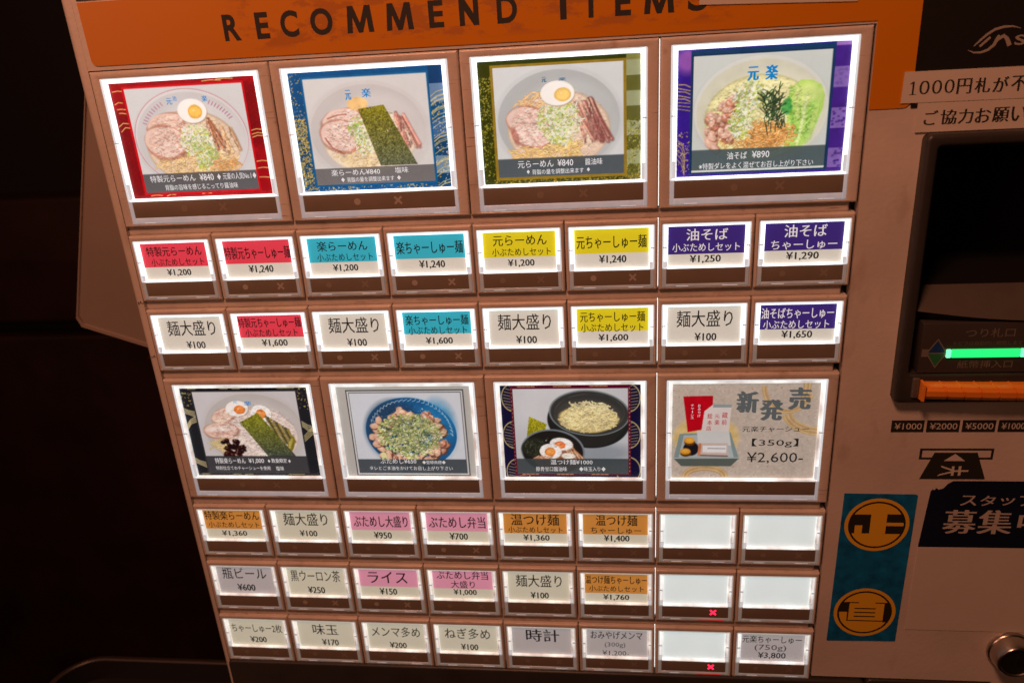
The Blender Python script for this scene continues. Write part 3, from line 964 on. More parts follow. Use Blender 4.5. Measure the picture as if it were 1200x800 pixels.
def art_d3():
    cv = Canvas((0.075, 0.065, 0.20))
    for (cx, cy) in ((6, 6.5), (5.6, 25.5), (6.2, 45), (56.5, 7), (56.5, 25.5), (56.5, 44)):
        cv.blob(cx, cy, 5.6, 7.2, (0.78, 0.70, 0.46), 0, 1, .15, hole=.93)
        for k in range(9):
            y = cy - 6 + k * 1.5
            w2 = 4.6 * math.sqrt(max(0, 1 - ((y - cy) / 6.6) ** 2))
            if cy != 44:
                cv.stroke([(cx - w2, y), (cx - w2 * .2, y + .9), (cx + w2, y)], .35, (0.78, 0.70, 0.48), .7)
    cv.rect(4.6, 57.7, .5, 46.6, (0.36, 0.05, 0.16))
    for x in range(8, 56, 2):
        if (x // 8) % 2:
            cv.stroke([(x, 1.1), (x + 1.6, 1.1)], .35, (0.85, 0.62, 0.40))
            cv.stroke([(x, 46.2), (x + 1.5, 46.2)], .35, (0.85, 0.62, 0.40))
    for y in range(2, 46, 2):
        cv.stroke([(57.2, y), (57.2, y + .7)], .3, (0.80, 0.60, 0.4))
        cv.stroke([(5.1, y), (5.1, y + .7)], .3, (0.80, 0.60, 0.4), .7)
    l, r_, t = 5.8, 56.6, 2.3
    frame_bits(cv, l, r_, t, 38.5, 46, pic=(0.76, 0.77, 0.78))
    cv.blob(28, 10, 26, 16, (0.84, 0.84, 0.84), 0, .6, 9)
    cv.blob(42, 35, 17, 5, (0.50, 0.54, 0.57), 0, .7, 4)
    cv.blob(39, 18.5, 18.4, 13.8, (0.13, 0.14, 0.14), 6, 1, .4)
    cv.poly([(22.5, 22), (55.5, 22), (50, 29), (44, 31.5), (36, 31), (27, 27)], (0.16, 0.16, 0.15))
    cv.blob(39.5, 14.5, 18, 11.5, (0.50, 0.54, 0.54), 5, 1, .3)
    cv.blob(39.5, 14.6, 17.3, 10.9, (0.22, 0.22, 0.21), 5, 1, .4)
    cv.blob(39.5, 16, 15, 8.5, (0.28, 0.27, 0.25), 5, .8, 1.5)
    for k in range(40):
        a = cv.rnd(0, 6.28)
        cv.stroke([(39.5 + 15.5 * math.cos(a), 14.5 + 9.6 * math.sin(a)), (39.5 + 15.5 * math.cos(a + .25), 14.5 + 9.6 * math.sin(a + .25))], .2, (0.36, 0.35, 0.32), .6)
    cv.blob(39, 17.6, 13.2, 6.8, (0.86, 0.78, 0.50), 3, 1, .8, .03)
    cv.noodles(39, 14, 11, 5.5, 200, (0.95, 0.92, 0.72), (0.72, 0.62, 0.36), .5)
    cv.noodles(38, 18, 12.5, 5.0, 260, (0.96, 0.92, 0.70), (0.74, 0.60, 0.30), .5)
    cv.nori([(11, 26.5), (12.5, 16), (20.3, 20), (19, 25)], (0.60, 0.58, 0.10), (0.50, 0.48, 0.10), 300)
    cv.blob(22.5, 34, 14.6, 11.4, (0.48, 0.52, 0.54), 6, 1, .3)
    cv.blob(22.4, 34.2, 13.9, 10.8, (0.13, 0.12, 0.11), 6, 1, .4)
    cv.blob(24.5, 38, 11, 7.3, (0.58, 0.34, 0.22), 6, 1, .7)
    cv.blob(14, 32, 5.5, 5, (0.16, 0.17, 0.13), -20, 1, .8, .06)
    for _ in range(50):
        a = cv.rnd(0, 3.14)
        x, y = cv.rnd(10, 18), cv.rnd(28, 36)
        cv.stroke([(x, y), (x + .7 * math.cos(a), y + .7 * math.sin(a))], .18, (0.42, 0.44, 0.34), .7)
    cv.menma(31, 33, 6, 8, 1.0, (0.74, 0.52, 0.36), 2.5, 1.0)
    cv.egg(26.5, 30.2, 5.2, 3.2, (0.90, 0.48, 0.26), 8, (-.6, .5))
    cv.egg(21.5, 34, 5.0, 3.9, (0.93, 0.58, 0.28), 5, (-.2, .3))
    cv.blob(29.5, 36.5, 3.2, 1.6, (0.95, 0.92, 0.86), 0, 1, .5, .1)
    for k in range(5):
        cv.stroke([(13 + k * 1.5, 38.5), (16 + k * 1.6, 36.5)], .7, (0.86, 0.66, 0.52), 1, .3)
    cv.tex(39, 16, 14, 9, .12)
    cv.tex(22.5, 34, 12, 8, .12)
    caption(cv, l, r_, 37.9, 46, (0.24, 0.27, 0.28), .9)
    return cv


def art_d4():
    cv = Canvas((0.74, 0.68, 0.62))
    cv.grain(0, 62, 0, 47.5, .02, .9)
    dust(cv, 0, 62, 0, 47.8, 60, [(0.66, 0.56, 0.46), (0.80, 0.74, 0.68)], 1, 1.4)
    for _ in range(26):
        a = cv.rnd(0, 3.14)
        x, y = cv.rnd(0, 62), cv.rnd(0, 47)
        cv.blob(x, y, .3, .18, (0.55, 0.36, 0.28), 0, .8, .15)

    def swirl(cx, cy, rx, ry, a0, a1, n=7, wd=.55, step=.55):
        for k in range(n):
            q = [(cx + (rx - k * step) * math.cos(math.radians(a)), cy + (ry - k * step) * math.sin(math.radians(a))) for a in np.linspace(a0, a1, 16)]
            c = ((0.76, 0.60, 0.36), (0.82, 0.70, 0.46), (0.70, 0.52, 0.32))[k % 3]
            cv.stroke(q, wd, c, .75, .3)
    cv.blob(15, 27, 14.8, 11.5, (0.82, 0.72, 0.52), 0, .7, .4)
    cv.blob(15, 27, 13.5, 10.4, (0.85, 0.72, 0.42), 0, .6, 1)
    swirl(49, 2, 11, 13, 20, 180, 4)
    swirl(64, 14, 17, 12, 60, 170, 8)
    swirl(52, 2, 6, 10, -30, 60, 6)
    swirl(15, 47, 10, 6, 180, 360, 6, .6)
    cv.poly([(4.8, 6.5), (17.5, 6.2), (17.6, 22), (7.0, 24.2)], (0.72, 0.03, 0.10))
    cv.poly([(14.0, 13.8), (17.6, 10.5), (25.6, 10.6), (24.6, 25), (12.8, 25)], (0.84, 0.80, 0.77))
    cv.poly([(17.6, 10.5), (25.6, 10.6), (25.5, 12), (17.6, 12)], (0.55, 0.60, 0.60))
    cv.poly([(3.5, 25), (25.5, 24.2), (29.8, 38), (1.0, 38)], (0.50, 0.56, 0.55))
    cv.poly([(5.4, 25.8), (24.6, 25.2), (27.4, 37), (3.3, 37)], (0.66, 0.70, 0.70))
    cv.poly([(11, 23.4), (25, 24.2), (26, 31), (11.6, 30)], (0.80, 0.80, 0.78))
    cv.poly([(1.0, 37.6), (29.8, 37.4), (26.3, 41.6), (4.5, 41.6)], (0.34, 0.37, 0.34))
    cv.stroke([(1.0, 37.5), (29.6, 37.3)], .5, (0.66, 0.70, 0.68))
    cv.blob(8.6, 32.6, 3.4, 3.6, (0.10, 0.09, 0.12), 0, 1, .4)
    for (x, y) in ((7.8, 28.4), (6.2, 34)):
        cv.blob(x + .2, y + 1.0, 2.4, 1.7, (0.36, 0.22, 0.08), 0, 1, .4)
        cv.blob(x, y, 2.3, 1.6, (0.86, 0.58, 0.16), 0, 1, .3)
        cv.blob(x, y - .2, 1.5, .9, (0.92, 0.70, 0.28), 0, .8, .5)
    cv.poly([(12.2, 29.8), (24.5, 29.8), (25.2, 36.5), (12, 36.2)], (0.78, 0.70, 0.66))
    cv.stroke([(12.5, 30.4), (12.2, 35.8)], 1.3, (0.80, 0.50, 0.34), 1, .3)
    cv.stroke([(13, 36), (24.5, 36.4)], .8, (0.46, 0.34, 0.30), .9, .3)
    cv.poly([(13.8, 31), (24, 31), (24, 34.6), (13.8, 34.4)], (0.88, 0.87, 0.86))
    cv.stroke([(16, 32.4), (23.5, 32.6)], .4, (0.45, 0.42, 0.42), .8)
    cv.clip = None
    return cv


# ------------------------------------------------------------------ cards
def card_mesh(name, x0, x1, z0, z1, base, bands, texts, material, art=None):
    """printed card: paper (or painted picture) plus raised print, colour in the attribute 'print'"""
    V, F, C = [], [], []
    if art is None:
        # plain paper: subdivided so bands of ink are exact; paper body has 0.3 mm depth
        for (a, b_, c, d, col, y) in [(x0, x1, z0, z1, base, 0)] + [(x0, x1, z1 - (z1 - z0) * t1, z1 - (z1 - z0) * t0, col, -0.02) for (t0, t1, col) in bands]:
            k = len(V)
            V += [(a, y, c), (b_, y, c), (b_, y, d), (a, y, d)]
            F.append((k, k + 1, k + 2, k + 3))
            C += [col] * 4
        k = len(V)
        V += [(x0, .3, z0), (x1, .3, z0), (x1, .3, z1), (x0, .3, z1)]
        C += [base] * 4
        F += [(k + 3, k + 2, k + 1, k), (0, 3, k + 3, k), (1, 0, k, k + 1), (2, 1, k + 1, k + 2), (3, 2, k + 2, k + 3)]
    else:
        img = art.down()
        h, w_ = img.shape[:2]
        xs = np.linspace(x0, x1, w_)
        zs = np.linspace(z1, z0, h)
        X, Z = np.meshgrid(xs, zs)
        V = list(zip(X.ravel(), np.zeros(h * w_), Z.ravel()))
        idx = np.arange(h * w_).reshape(h, w_)
        F = np.stack([idx[1:, :-1], idx[1:, 1:], idx[:-1, 1:], idx[:-1, :-1]], -1).reshape(-1, 4).tolist()
        C = [tuple(c) for c in img.reshape(-1, 3)]
    for t in texts:
        s, u0, u1, v0, v1, col = t[:6]
        bold = t[6] if len(t) > 6 else 0.0
        extra = t[7] if len(t) > 7 else {}
        g = Geo()
        text(g, s, x0 + (x1 - x0) * u0, x0 + (x1 - x0) * u1, z1 - (z1 - z0) * v1, z1 - (z1 - z0) * v0, -0.05, M_ink, bold, extra.get('res', 2), extra.get('copies', ((0, 0),)))
        k = len(V)
        V += g.v
        F += [tuple(a + k for a in f) for f in g.f]
        C += [col] * len(g.v)
    me = bpy.data.meshes.new(name)
    me.from_pydata([(a * .001, b_ * .001, c * .001) for a, b_, c in V], [], F)
    me.materials.append(material)
    at = me.color_attributes.new('print', 'FLOAT_COLOR', 'POINT')
    ca = np.ones((len(V), 4))
    c = np.clip(np.array(C), 0, 1)
    ca[:, :3] = np.where(c <= 0.04045, c / 12.92, ((c + .055) / 1.055) ** 2.4)
    at.data.foreach_set('color', ca.ravel())
    me.update()
    return me


# ------------------------------------------------------------------ the machine
P = 38.0
Z0 = {'A': 101.9, 'B': 34.1, 'C': 0.0, 'D': -34.2, 'E': -102.6, 'F': -136.5, 'G': -170.4}
BASE = (200, 150, -1100)
machine = put('ticket_machine', None, None, BASE, 'cream meal ticket vending machine with rows of backlit menu buttons and an orange header', 'ticket machine')

# housing: face frame with an opening for the button field, and the body behind it
g = Geo()
FL_T, FL_B = -5.2, -3.0
XR, ZT, ZB = 452.0, 300.0, -1100.0
g.box(-3.0, XR, 62.0, 600, ZB, ZT, M_cream)                               # body
g.box(-3.0, 0.0, 6.0, 62, ZB, ZT, M_cream)
g.box(XR - 2, XR, 6.0, 62, ZB, ZT, M_cream)
g.box(0.0, 304.6, 6.2, 9, -198, 102.3, M_deep)
# face plate as strips round the button field (butted end to end)


def face(x0, x1, z0, z1, yf=0.6, yb=6.0):
    g.box(x0, x1, yf, yb, z0, z1, M_cream)


face(0, 304.6, 102.3, 150)             # above the buttons
face(304.6, 329.0, -198.4, 150)          # right of the buttons
face(329.0, 428, 59.0, 150)
face(329.0, 428, -198.4, -46.2)
face(428, 450, -198.4, 150)
face(0, 450, 150, 290)
# rounded left edge
rings = []
for z, xl in ((290, FL_T - .6), (150, FL_T), (-210, FL_B), (-1090, FL_B)):
    rings.append([(0.0, 6.0, z), (xl + .3, 6.0, z), (xl, 4.5, z), (xl, 2.6, z), (xl + .5, 1.4, z), (xl + 1.4, .7, z), (xl + 2.4, .5, z), (-0.0, .5, z)])
g.loft(rings, M_cream, cap0=True, cap1=True)
put('housing', g.build(smooth=True), machine, (0, 0, 0))

# rails between the rows
g0 = Geo()
plate(g0, 0.0, 301.5, -2.3, 2.3, 6, 1.7, M_bezel, .3, .9)
rail_me = g0.build(smooth=True)
for zc in (Z0['B'] + 2.2, Z0['C'] + 2.2, Z0['D'] + 2.2, Z0['E'] + 2.2, Z0['F'] + 2.2, Z0['G'] + 2.2):
    put('rail', rail_me, machine, (0, 0, zc))

# thin bright slits where the lamps behind shine between the modules
for col, strong in ((6, True), (3, False), (4, False)):
    for r in 'ABCDEFG':
        if r in 'AD' and col % 2:
            continue
        if not strong and r in 'AD':
            continue
        H = 63.5 if r in 'AD' else 29.4
        gg = Geo()
        gg.box(-.42, .42, 0, .5, -H, -.4, M_leak if strong else M_leak2)
        put('backlight_slit', gg.build(), machine, (col * P, 4.2 if strong else 5.0, Z0[r]))

# --- module meshes shared by alike buttons
GEO = {}


def module(kind, bright):
    """returns meshes: bezel, light_guide, cap_rim, indicator_strip, cover"""
    key = (kind, bright)
    if key in GEO:
        return GEO[key]
    if kind == 'S':
        Wd, Hd = P, 30.0
        win = (1.7, 36.4, -28.9, -2.4)
        card = (3.9, 34.3, -20.4, -3.6 if bright < 1 else -3.0)
        strip = (3.3, 34.9, -27.5, -20.9)
    else:
        Wd, Hd = 2 * P, 64.0
        win = (4.2, 71.4, -62.6, -2.9)
        card = (6.7, 69.0, -51.9, -4.8)
        strip = (5.9, 70.0, -60.0, -52.8)
    medge = (M_edge_hi, M_edge_mid, M_edge_lo)[bright]
    g = Geo()
    ring(g, (.22, Wd - .22, -Hd, -.0), win, 5.8, 0.0, M_bezel, .35, .5, .9, .35, 4, 3.0, .15)
    bezel = g.build(smooth=True)
    g = Geo()     # bright light guide round the card
    ring(g, (win[0] + .05, win[1] - .05, strip[3] + .05, win[3] - .05), card, 3.2, .55, medge, .3, .1, .2, .15, 3, 1.6, .1)
    # clear outer wall of the cap, standing a little prouder than the lit guide
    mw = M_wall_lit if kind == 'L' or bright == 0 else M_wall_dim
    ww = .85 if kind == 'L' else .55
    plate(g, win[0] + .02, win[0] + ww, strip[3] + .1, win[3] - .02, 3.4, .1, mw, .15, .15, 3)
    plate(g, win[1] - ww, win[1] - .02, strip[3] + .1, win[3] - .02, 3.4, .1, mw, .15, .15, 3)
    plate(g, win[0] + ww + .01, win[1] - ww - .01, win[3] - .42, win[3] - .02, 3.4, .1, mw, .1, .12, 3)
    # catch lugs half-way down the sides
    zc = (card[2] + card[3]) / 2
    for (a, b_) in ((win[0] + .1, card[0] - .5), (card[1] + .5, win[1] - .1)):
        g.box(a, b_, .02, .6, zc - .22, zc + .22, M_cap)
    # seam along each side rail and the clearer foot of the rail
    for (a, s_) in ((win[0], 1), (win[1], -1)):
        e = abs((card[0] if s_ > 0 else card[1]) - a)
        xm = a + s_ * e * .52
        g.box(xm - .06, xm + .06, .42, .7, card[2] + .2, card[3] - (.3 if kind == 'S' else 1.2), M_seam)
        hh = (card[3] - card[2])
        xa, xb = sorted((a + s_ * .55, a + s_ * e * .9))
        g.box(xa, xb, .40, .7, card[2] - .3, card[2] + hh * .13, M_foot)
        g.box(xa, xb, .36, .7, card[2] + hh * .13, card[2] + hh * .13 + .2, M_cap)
    guide = g.build(smooth=True)
    g = Geo()     # clear rim left, right and below the indicator strip
    mc = M_cap if kind == 'L' else M_cap2
    plate(g, win[0] + .05, strip[0] - .01, win[2] + .05, strip[3] - .02, 4, -.1, mc, .2, .25, 3)
    plate(g, strip[1] + .01, win[1] - .05, win[2] + .05, strip[3] - .02, 4, -.1, mc, .2, .25, 3)
    plate(g, strip[0] + .01, strip[1] - .01, win[2] + .05, strip[2] - .02, 4, -.06, mc, .1, .3, 3)
    g.box(strip[0] + 4, strip[0] + 9, -.12, 0, win[2] + .42, win[2] + .62, M_glint)  # glints on the lip, put in as small glowing bars
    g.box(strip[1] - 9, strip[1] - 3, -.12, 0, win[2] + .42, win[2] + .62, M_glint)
    rim = g.build(smooth=True)
    g = Geo()     # tinted strip; the light caught on its top edge is the glowing ledge
    plate(g, strip[0] + .02, strip[1] - .02, strip[2] + .02, strip[3] - .18, 2.4, .15, M_strip, .1, .15, 2)
    st = g.build(smooth=True)
    g = Geo()     # ledge between card and strip: the light it catches is put in as glow
    g.box(strip[0] + .3, strip[1] - .3, .0, 1.4, strip[3] - .02, card[2] - .05, medge)
    ledge = g.build()
    g = Geo()
    g.box(card[0] + .02, card[1] - .02, .62, .9, card[2] + .14, card[3] - .02, M_clear)
    cover = g.build()
    GEO[key] = (bezel, guide, rim, st, ledge, cover, card, strip, win)
    return GEO[key]


def dot_mesh(kind, m):
    g = Geo()
    r = 1.25
    if kind == 'dot':
        disc(g, 0, 0, r, 0, m, 18)
        disc(g, 0, 0, r, 0.05, m, 18)
    else:
        a, t = 1.35, .42
        for s in (1, -1):
            vs = [(-a - t * .7, 0, s * (-a + t * .7)), (-a + t * .7, 0, s * (-a - t * .7)), (a + t * .7, 0, s * (a - t * .7)), (a - t * .7, 0, s * (a + t * .7))]
            g.add([(x, -.004 if s > 0 else 0, z) for x, _, z in vs], [(0, 1, 2, 3)], m)
    return g.build()


DOT = {(k, n): dot_mesh(k, m) for k in ('dot', 'cross') for n, m in (('b', M_dot), ('d', M_dotdim), ('r', M_red))}

INK = (0.10, 0.09, 0.085)
WT = (0.93, 0.92, 0.93)
PAP = (0.86, 0.845, 0.80)
RED, CYA, YEL, PUR, ORA, PNK = (0.89, 0.26, 0.33), (0.22, 0.71, 0.80), (0.88, 0.82, 0.14), (0.24, 0.16, 0.48), (0.83, 0.57, 0.27), (0.90, 0.62, 0.74)


def two(a, b_, price, c, a_w=(.08, .92), b_w=(.12, .93), p_w=(.33, .70), tc=INK, band=.65, av=(.10, .36), bv=(.42, .62), pv=(.71, .91)):
    return [(0, band, c)], [(a, *a_w, *av, tc, .010), (b_, *b_w, *bv, tc, .006), (price, *p_w, *pv, INK, .028)]


def one(a, price, c, a_w=(.03, .97), p_w=(.33, .70), tc=INK, band=.62, av=(.17, .50), pv=(.67, .89)):
    return [(0, band, c)], [(a, *a_w, *av, tc, .010), (price, *p_w, *pv, INK, .028)]


def plain(a, price, a_w=(.13, .89), p_w=(.38, .68), av=(.12, .56), pv=(.72, .93), bold=.004):
    return [], [(a, *a_w, *av, INK, bold)] + ([(price, *p_w, *pv, INK, .028)] if price else [])


MEN = '麺大盛り'
KO = '小ぶためしセット'
SMALL = {
    'B': [two('特製元らーめん', KO, '¥1,200', RED), one('特製元ちゃーしゅー麺', '¥1,240', RED, (.01, .99)), two('楽らーめん', KO, '¥1,200', CYA, (.14, .87)), one('楽ちゃーしゅー麺', '¥1,240', CYA),
          two('元らーめん', KO, '¥1,200', YEL, (.14, .88)), one('元ちゃーしゅー麺', '¥1,240', YEL, (.03, .97)), two('油そば', KO, '¥1,250', PUR, (.24, .78), (.06, .94), (.29, .70), WT, av=(.08, .37), bv=(.43, .64), band=.70, pv=(.73, .94)),
          two('油そば', 'ちゃーしゅー', '¥1,290', PUR, (.25, .79), (.09, .93), (.29, .71), WT, av=(.06, .36), bv=(.43, .66), band=.68, pv=(.72, .93))],
    'C': [plain(MEN, '¥100'), two('特製元ちゃーしゅー麺', KO, '¥1,600', RED, (.01, .97), (.09, .9), (.32, .72), band=.64, av=(.08, .36), bv=(.40, .62), pv=(.70, .92)), plain(MEN, '¥100'), two('楽ちゃーしゅー麺', KO, '¥1,600', CYA, (.04, .96), (.07, .93), (.31, .71), band=.62, av=(.10, .38), bv=(.41, .64), pv=(.72, .93)),
          plain(MEN, '¥100'), two('元ちゃーしゅー麺', KO, '¥1,600', YEL, (.05, .95), (.06, .93), (.30, .72), band=.63, av=(.10, .38), bv=(.42, .65), pv=(.71, .92)), plain(MEN, '¥100'), two('油そばちゃーしゅー', KO, '¥1,650', PUR, (.02, .97), (.05, .92), (.30, .71), WT, band=.66, av=(.10, .38), bv=(.42, .65), pv=(.70, .92))],
    'E': [two('特製楽らーめん', KO, '¥1,360', ORA, (.02, .96), (.06, .94), (.26, .70), band=.66, av=(.06, .36), bv=(.42, .62), pv=(.72, .92)), plain(MEN, '¥100', (.12, .87), (.36, .66), av=(.10, .52), pv=(.68, .88)), one('ぶためし大盛り', '¥950', PNK, (.05, .95), (.36, .66), band=.64, av=(.16, .54), pv=(.70, .92)), one('ぶためし弁当', '¥700', PNK, (.04, .96), (.36, .66), band=.64, av=(.16, .54), pv=(.70, .92)),
          two('温つけ麺', KO, '¥1,360', ORA, (.12, .88), (.07, .93), (.30, .72), band=.68, av=(.05, .42), bv=(.46, .66), pv=(.72, .94)), two('温つけ麺', 'ちゃーしゅー', '¥1,400', ORA, (.20, .84), (.12, .9), (.32, .72), band=.68, av=(.05, .40), bv=(.45, .66), pv=(.70, .93)), None, None],
    'F': [plain('瓶ビール', '¥600', (.10, .88), (.32, .64), av=(.08, .48), pv=(.66, .90)), plain('黒ウーロン茶', '¥250', (.06, .92), (.32, .62), av=(.12, .52), pv=(.70, .94)), one('ライス', '¥150', PNK, (.15, .82), (.32, .62), band=.64, av=(.12, .52), pv=(.70, .93)), two('ぶためし弁当', '大盛り', '¥1,000', PNK, (.07, .93), (.30, .70), (.33, .72), band=.66, av=(.04, .33), bv=(.38, .64), pv=(.68, .90)),
          plain(MEN, '¥100', (.13, .88), (.36, .66), av=(.12, .54), pv=(.72, .94)), two('温つけ麺ちゃーしゅー', KO, '¥1,760', ORA, (.01, .99), (.07, .94), (.29, .71), band=.70, av=(.10, .38), bv=(.44, .64), pv=(.74, .95)), None, None],
    'G': [plain('ちゃーしゅー2枚', '¥200', (.04, .96), (.34, .64), av=(.20, .52), pv=(.68, .90)), plain('味玉', '¥170', (.27, .72), (.40, .70), av=(.14, .54), pv=(.70, .94)), plain('メンマ多め', '¥200', (.07, .92), (.36, .66), av=(.16, .54), pv=(.74, .96)), plain('ねぎ多め', '¥100', (.10, .88), (.36, .66), av=(.14, .54), pv=(.72, .95)),
          plain('時計', None, (.24, .80), av=(.10, .55), bold=.012), ([], [('おみやげメンマ', .07, .92, .10, .38, INK, .006), ('(300g)', .30, .64, .50, .70, (.3, .3, .3)), ('¥1,200-', .26, .70, .80, 1.0, (.2, .2, .2))]),
          None, ([], [('元楽ちゃーしゅー', .02, .95, .10, .36, INK, .004), ('(750g)', .22, .72, .42, .66, (.32, .3, .29)), ('¥3,800', .28, .72, .69, .93, INK, .015)])],
}
COLN = {id(RED): 'red', id(CYA): 'light blue', id(YEL): 'yellow', id(PUR): 'purple', id(ORA): 'orange', id(PNK): 'pink'}
BRIGHTDOTS = {('B', 1), ('C', 2), ('B', 5), ('F', 1), ('F', 2), ('E', 3), ('C', 3), ('B', 3)}
NODOTS = {('B', 0), ('B', 6), ('C', 0), ('C', 4), ('C', 7), ('E', 0), ('F', 0), ('F', 7)}
LITX = {('F', 6), ('G', 6)}


def button(row, colx, kind, bright, card_me, material_name, label, dots='d', litx=False):
    bezel, guide, rim, st, ledge, cover, card, strip, win = module(kind, bright)
    at = Vector((colx * P, 0, Z0[row]))
    b = put('menu_button', bezel, machine, at, label)
    put('light_guide', guide, b, at)
    put('glow_ledge', ledge, b, at)
    put('clear_rim', rim, b, at)
    s = put('indicator_strip', st, b, at)
    put('menu_card', card_me, b, at + Vector((0, 1.5, 0)))
    put('clear_cover', cover, b, at)
    zc = (strip[2] + strip[3]) / 2
    f = 1.0 if kind == 'S' else 1.12
    if dots:
        o = put('dot_mark', DOT[('dot', dots)], b, at + Vector((strip[0] + (strip[1] - strip[0]) * (.26 if kind == 'S' else .36), .11, zc)))
        o.scale = (f, 1, f)
    if dots or litx:
        o = put('cross_mark', DOT[('cross', 'r' if litx else dots)], b, at + Vector((strip[0] + (strip[1] - strip[0]) * (.77 if kind == 'S' else .63), .11, zc)))
        o.scale = (f, 1, f)
    if litx:     # glowing bar standing for the red lamp's spill in the clear lip
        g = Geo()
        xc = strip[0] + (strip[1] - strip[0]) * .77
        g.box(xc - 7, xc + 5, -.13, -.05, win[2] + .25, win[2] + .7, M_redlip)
        put('red_spill_bar', g.build(), b, at)
    return b


# large picture buttons
CAPW = (0.90, 0.90, 0.90)
BR = (0.05, 0.52, 0.78)
LARGE = {
    ('A', 0): (art_a1, [('特製元らーめん', .145, .47, .80, .86, CAPW, .005), ('¥840', .50, .60, .80, .86, CAPW, .01), ('◆', .625, .65, .805, .86, CAPW), ('元楽の人気No.1', .665, .865, .80, .86, CAPW, .004), ('◆', .875, .90, .805, .86, CAPW), ('背脂の旨味を感じるこってり醤油味', .24, .76, .885, .935, CAPW, .004),
                        ('元', .375, .415, .145, .20, BR, .02), ('池', .42, .45, .13, .17, BR, .01), ('楽', .62, .66, .14, .19, BR, .02)], 'red bordered picture card of a pork and egg noodle bowl'),
    ('A', 2): (art_a2, [('楽らーめん¥840', .20, .53, .815, .87, CAPW, .006), ('塩味', .63, .72, .815, .865, CAPW, .004), ('◆', .26, .285, .885, .925, CAPW), ('背脂の量を調整出来ます', .30, .62, .885, .928, CAPW, .003), ('◆', .64, .665, .885, .925, CAPW),
                        ('元', .36, .40, .16, .24, BR, .03), ('楽', .47, .53, .155, .225, BR, .03)], 'blue bordered picture card of a noodle bowl with seaweed'),
    ('A', 4): (art_a3, [('元らーめん', .22, .45, .81, .87, CAPW, .006), ('¥840', .475, .575, .81, .865, CAPW, .008), ('醤油味', .65, .76, .81, .865, CAPW, .004), ('◆', .275, .295, .885, .92, CAPW), ('背脂の量を調整出来ます', .31, .64, .885, .928, CAPW, .003), ('◆', .66, .68, .885, .92, CAPW),
                        ('元', .395, .425, .145, .185, (.06, .35, .50), .04), ('楽', .50, .545, .155, .18, (.06, .35, .50), .04)], 'olive bordered picture card of a noodle bowl with leek and pork'),
    ('A', 6): (art_a4, [('油そば', .31, .43, .81, .87, CAPW, .006), ('¥890', .46, .565, .81, .865, CAPW, .008), ('※特製ダレをよく混ぜてお召し上がり下さい', .14, .83, .893, .945, CAPW, .003),
                        ('元', .41, .475, .155, .26, BR, .03, {'copies': ((0, 0), (.25, .1))}), ('楽', .515, .585, .15, .26, BR, .03, {'copies': ((0, 0), (.25, .1))})], 'purple bordered picture card of soupless noodles with seaweed and lettuce'),
    ('D', 0): (art_d1, [('特製楽らーめん', .16, .41, .795, .86, CAPW, .006), ('¥1,000', .435, .56, .80, .86, CAPW, .01), ('◆', .59, .61, .81, .85, CAPW), ('数量限定', .62, .745, .80, .85, CAPW, .01), ('◆', .755, .775, .81, .85, CAPW), ('特別仕立てのチャーシューを使用', .155, .60, .89, .935, CAPW, .004), ('塩味', .645, .71, .89, .94, CAPW, .004),
                        ('元', .405, .44, .145, .175, BR, .03), ('楽', .49, .55, .15, .20, BR, .03)], 'black bordered picture card of a noodle bowl with two eggs'),
    ('D', 2): (art_d2, [('ぶためし¥650', .265, .545, .80, .855, CAPW, .006), ('◆登録商標◆', .59, .77, .82, .86, CAPW, .004), ('タレとごま油をかけてお召し上がり下さい', .175, .82, .885, .93, CAPW, .004)], 'pale picture card of a pork rice bowl with shredded leek'),
    ('D', 4): (art_d3, [('温つけ麺¥1000', .34, .65, .805, .86, CAPW, .006), ('豚骨甘口醤油味', .23, .46, .885, .935, CAPW, .004), ('◆味玉入り◆', .55, .745, .885, .935, CAPW, .004)], 'navy bordered picture card of dipping noodles in two bowls'),
    ('D', 6): (art_d4, [('新', .44, .585, .085, .30, (.36, .38, .38), .03, {'copies': ((0, 0), (.5, -.3))}), ('発', .60, .755, .17, .38, (.36, .38, .38), .03, {'copies': ((0, 0), (.5, -.3))}), ('売', .79, .935, .05, .27, (.36, .38, .38), .03, {'copies': ((0, 0), (.5, -.3))}),
                        ('元楽チャーシュー', .49, .945, .445, .505, (.12, .12, .12), .008), ('【350g】', .56, .88, .575, .67, (.14, .14, .14), .004), ('¥2,600-', .53, .92, .72, .845, (.14, .14, .14), .0),
                        ('お', .178, .197, .215, .245, WT), ('み', .178, .197, .25, .28, WT), ('や', .178, .197, .285, .315, WT), ('げ', .178, .197, .32, .35, WT),
                        ('チ', .13, .15, .215, .24, WT), ('ャ', .13, .15, .25, .27, WT), ('ー', .138, .143, .28, .305, WT), ('シ', .13, .15, .315, .34, WT), ('ュ', .13, .15, .345, .365, WT),
                        ('蔵', .345, .385, .30, .36, (.70, .08, .16), .01), ('前', .345, .38, .375, .43, (.70, .08, .16), .01), ('元', .295, .33, .32, .36, (.70, .08, .16), .01), ('楽', .295, .33, .375, .43, (.70, .08, .16), .01), ('総', .245, .28, .31, .365, (.70, .08, .16), .01), ('本', .245, .28, .38, .43, (.70, .08, .16), .01), ('店', .24, .275, .44, .49, (.70, .08, .16), .01)], 'parchment coloured picture card of a boxed pork gift set'),
}
for (r, c), (fn, tx, lab) in LARGE.items():
    bright = 0 if r == 'A' else 1
    _, _, _, _, _, _, card, strip, win = module('L', bright)
    me = card_mesh('menu_card', *card, PAP, [], tx, M_card_top if r == 'A' else M_card_photo2, fn())
    button(r, c, 'L', bright, me, None, lab, dots='b' if (r, c) in (('A', 2),) else 'd')

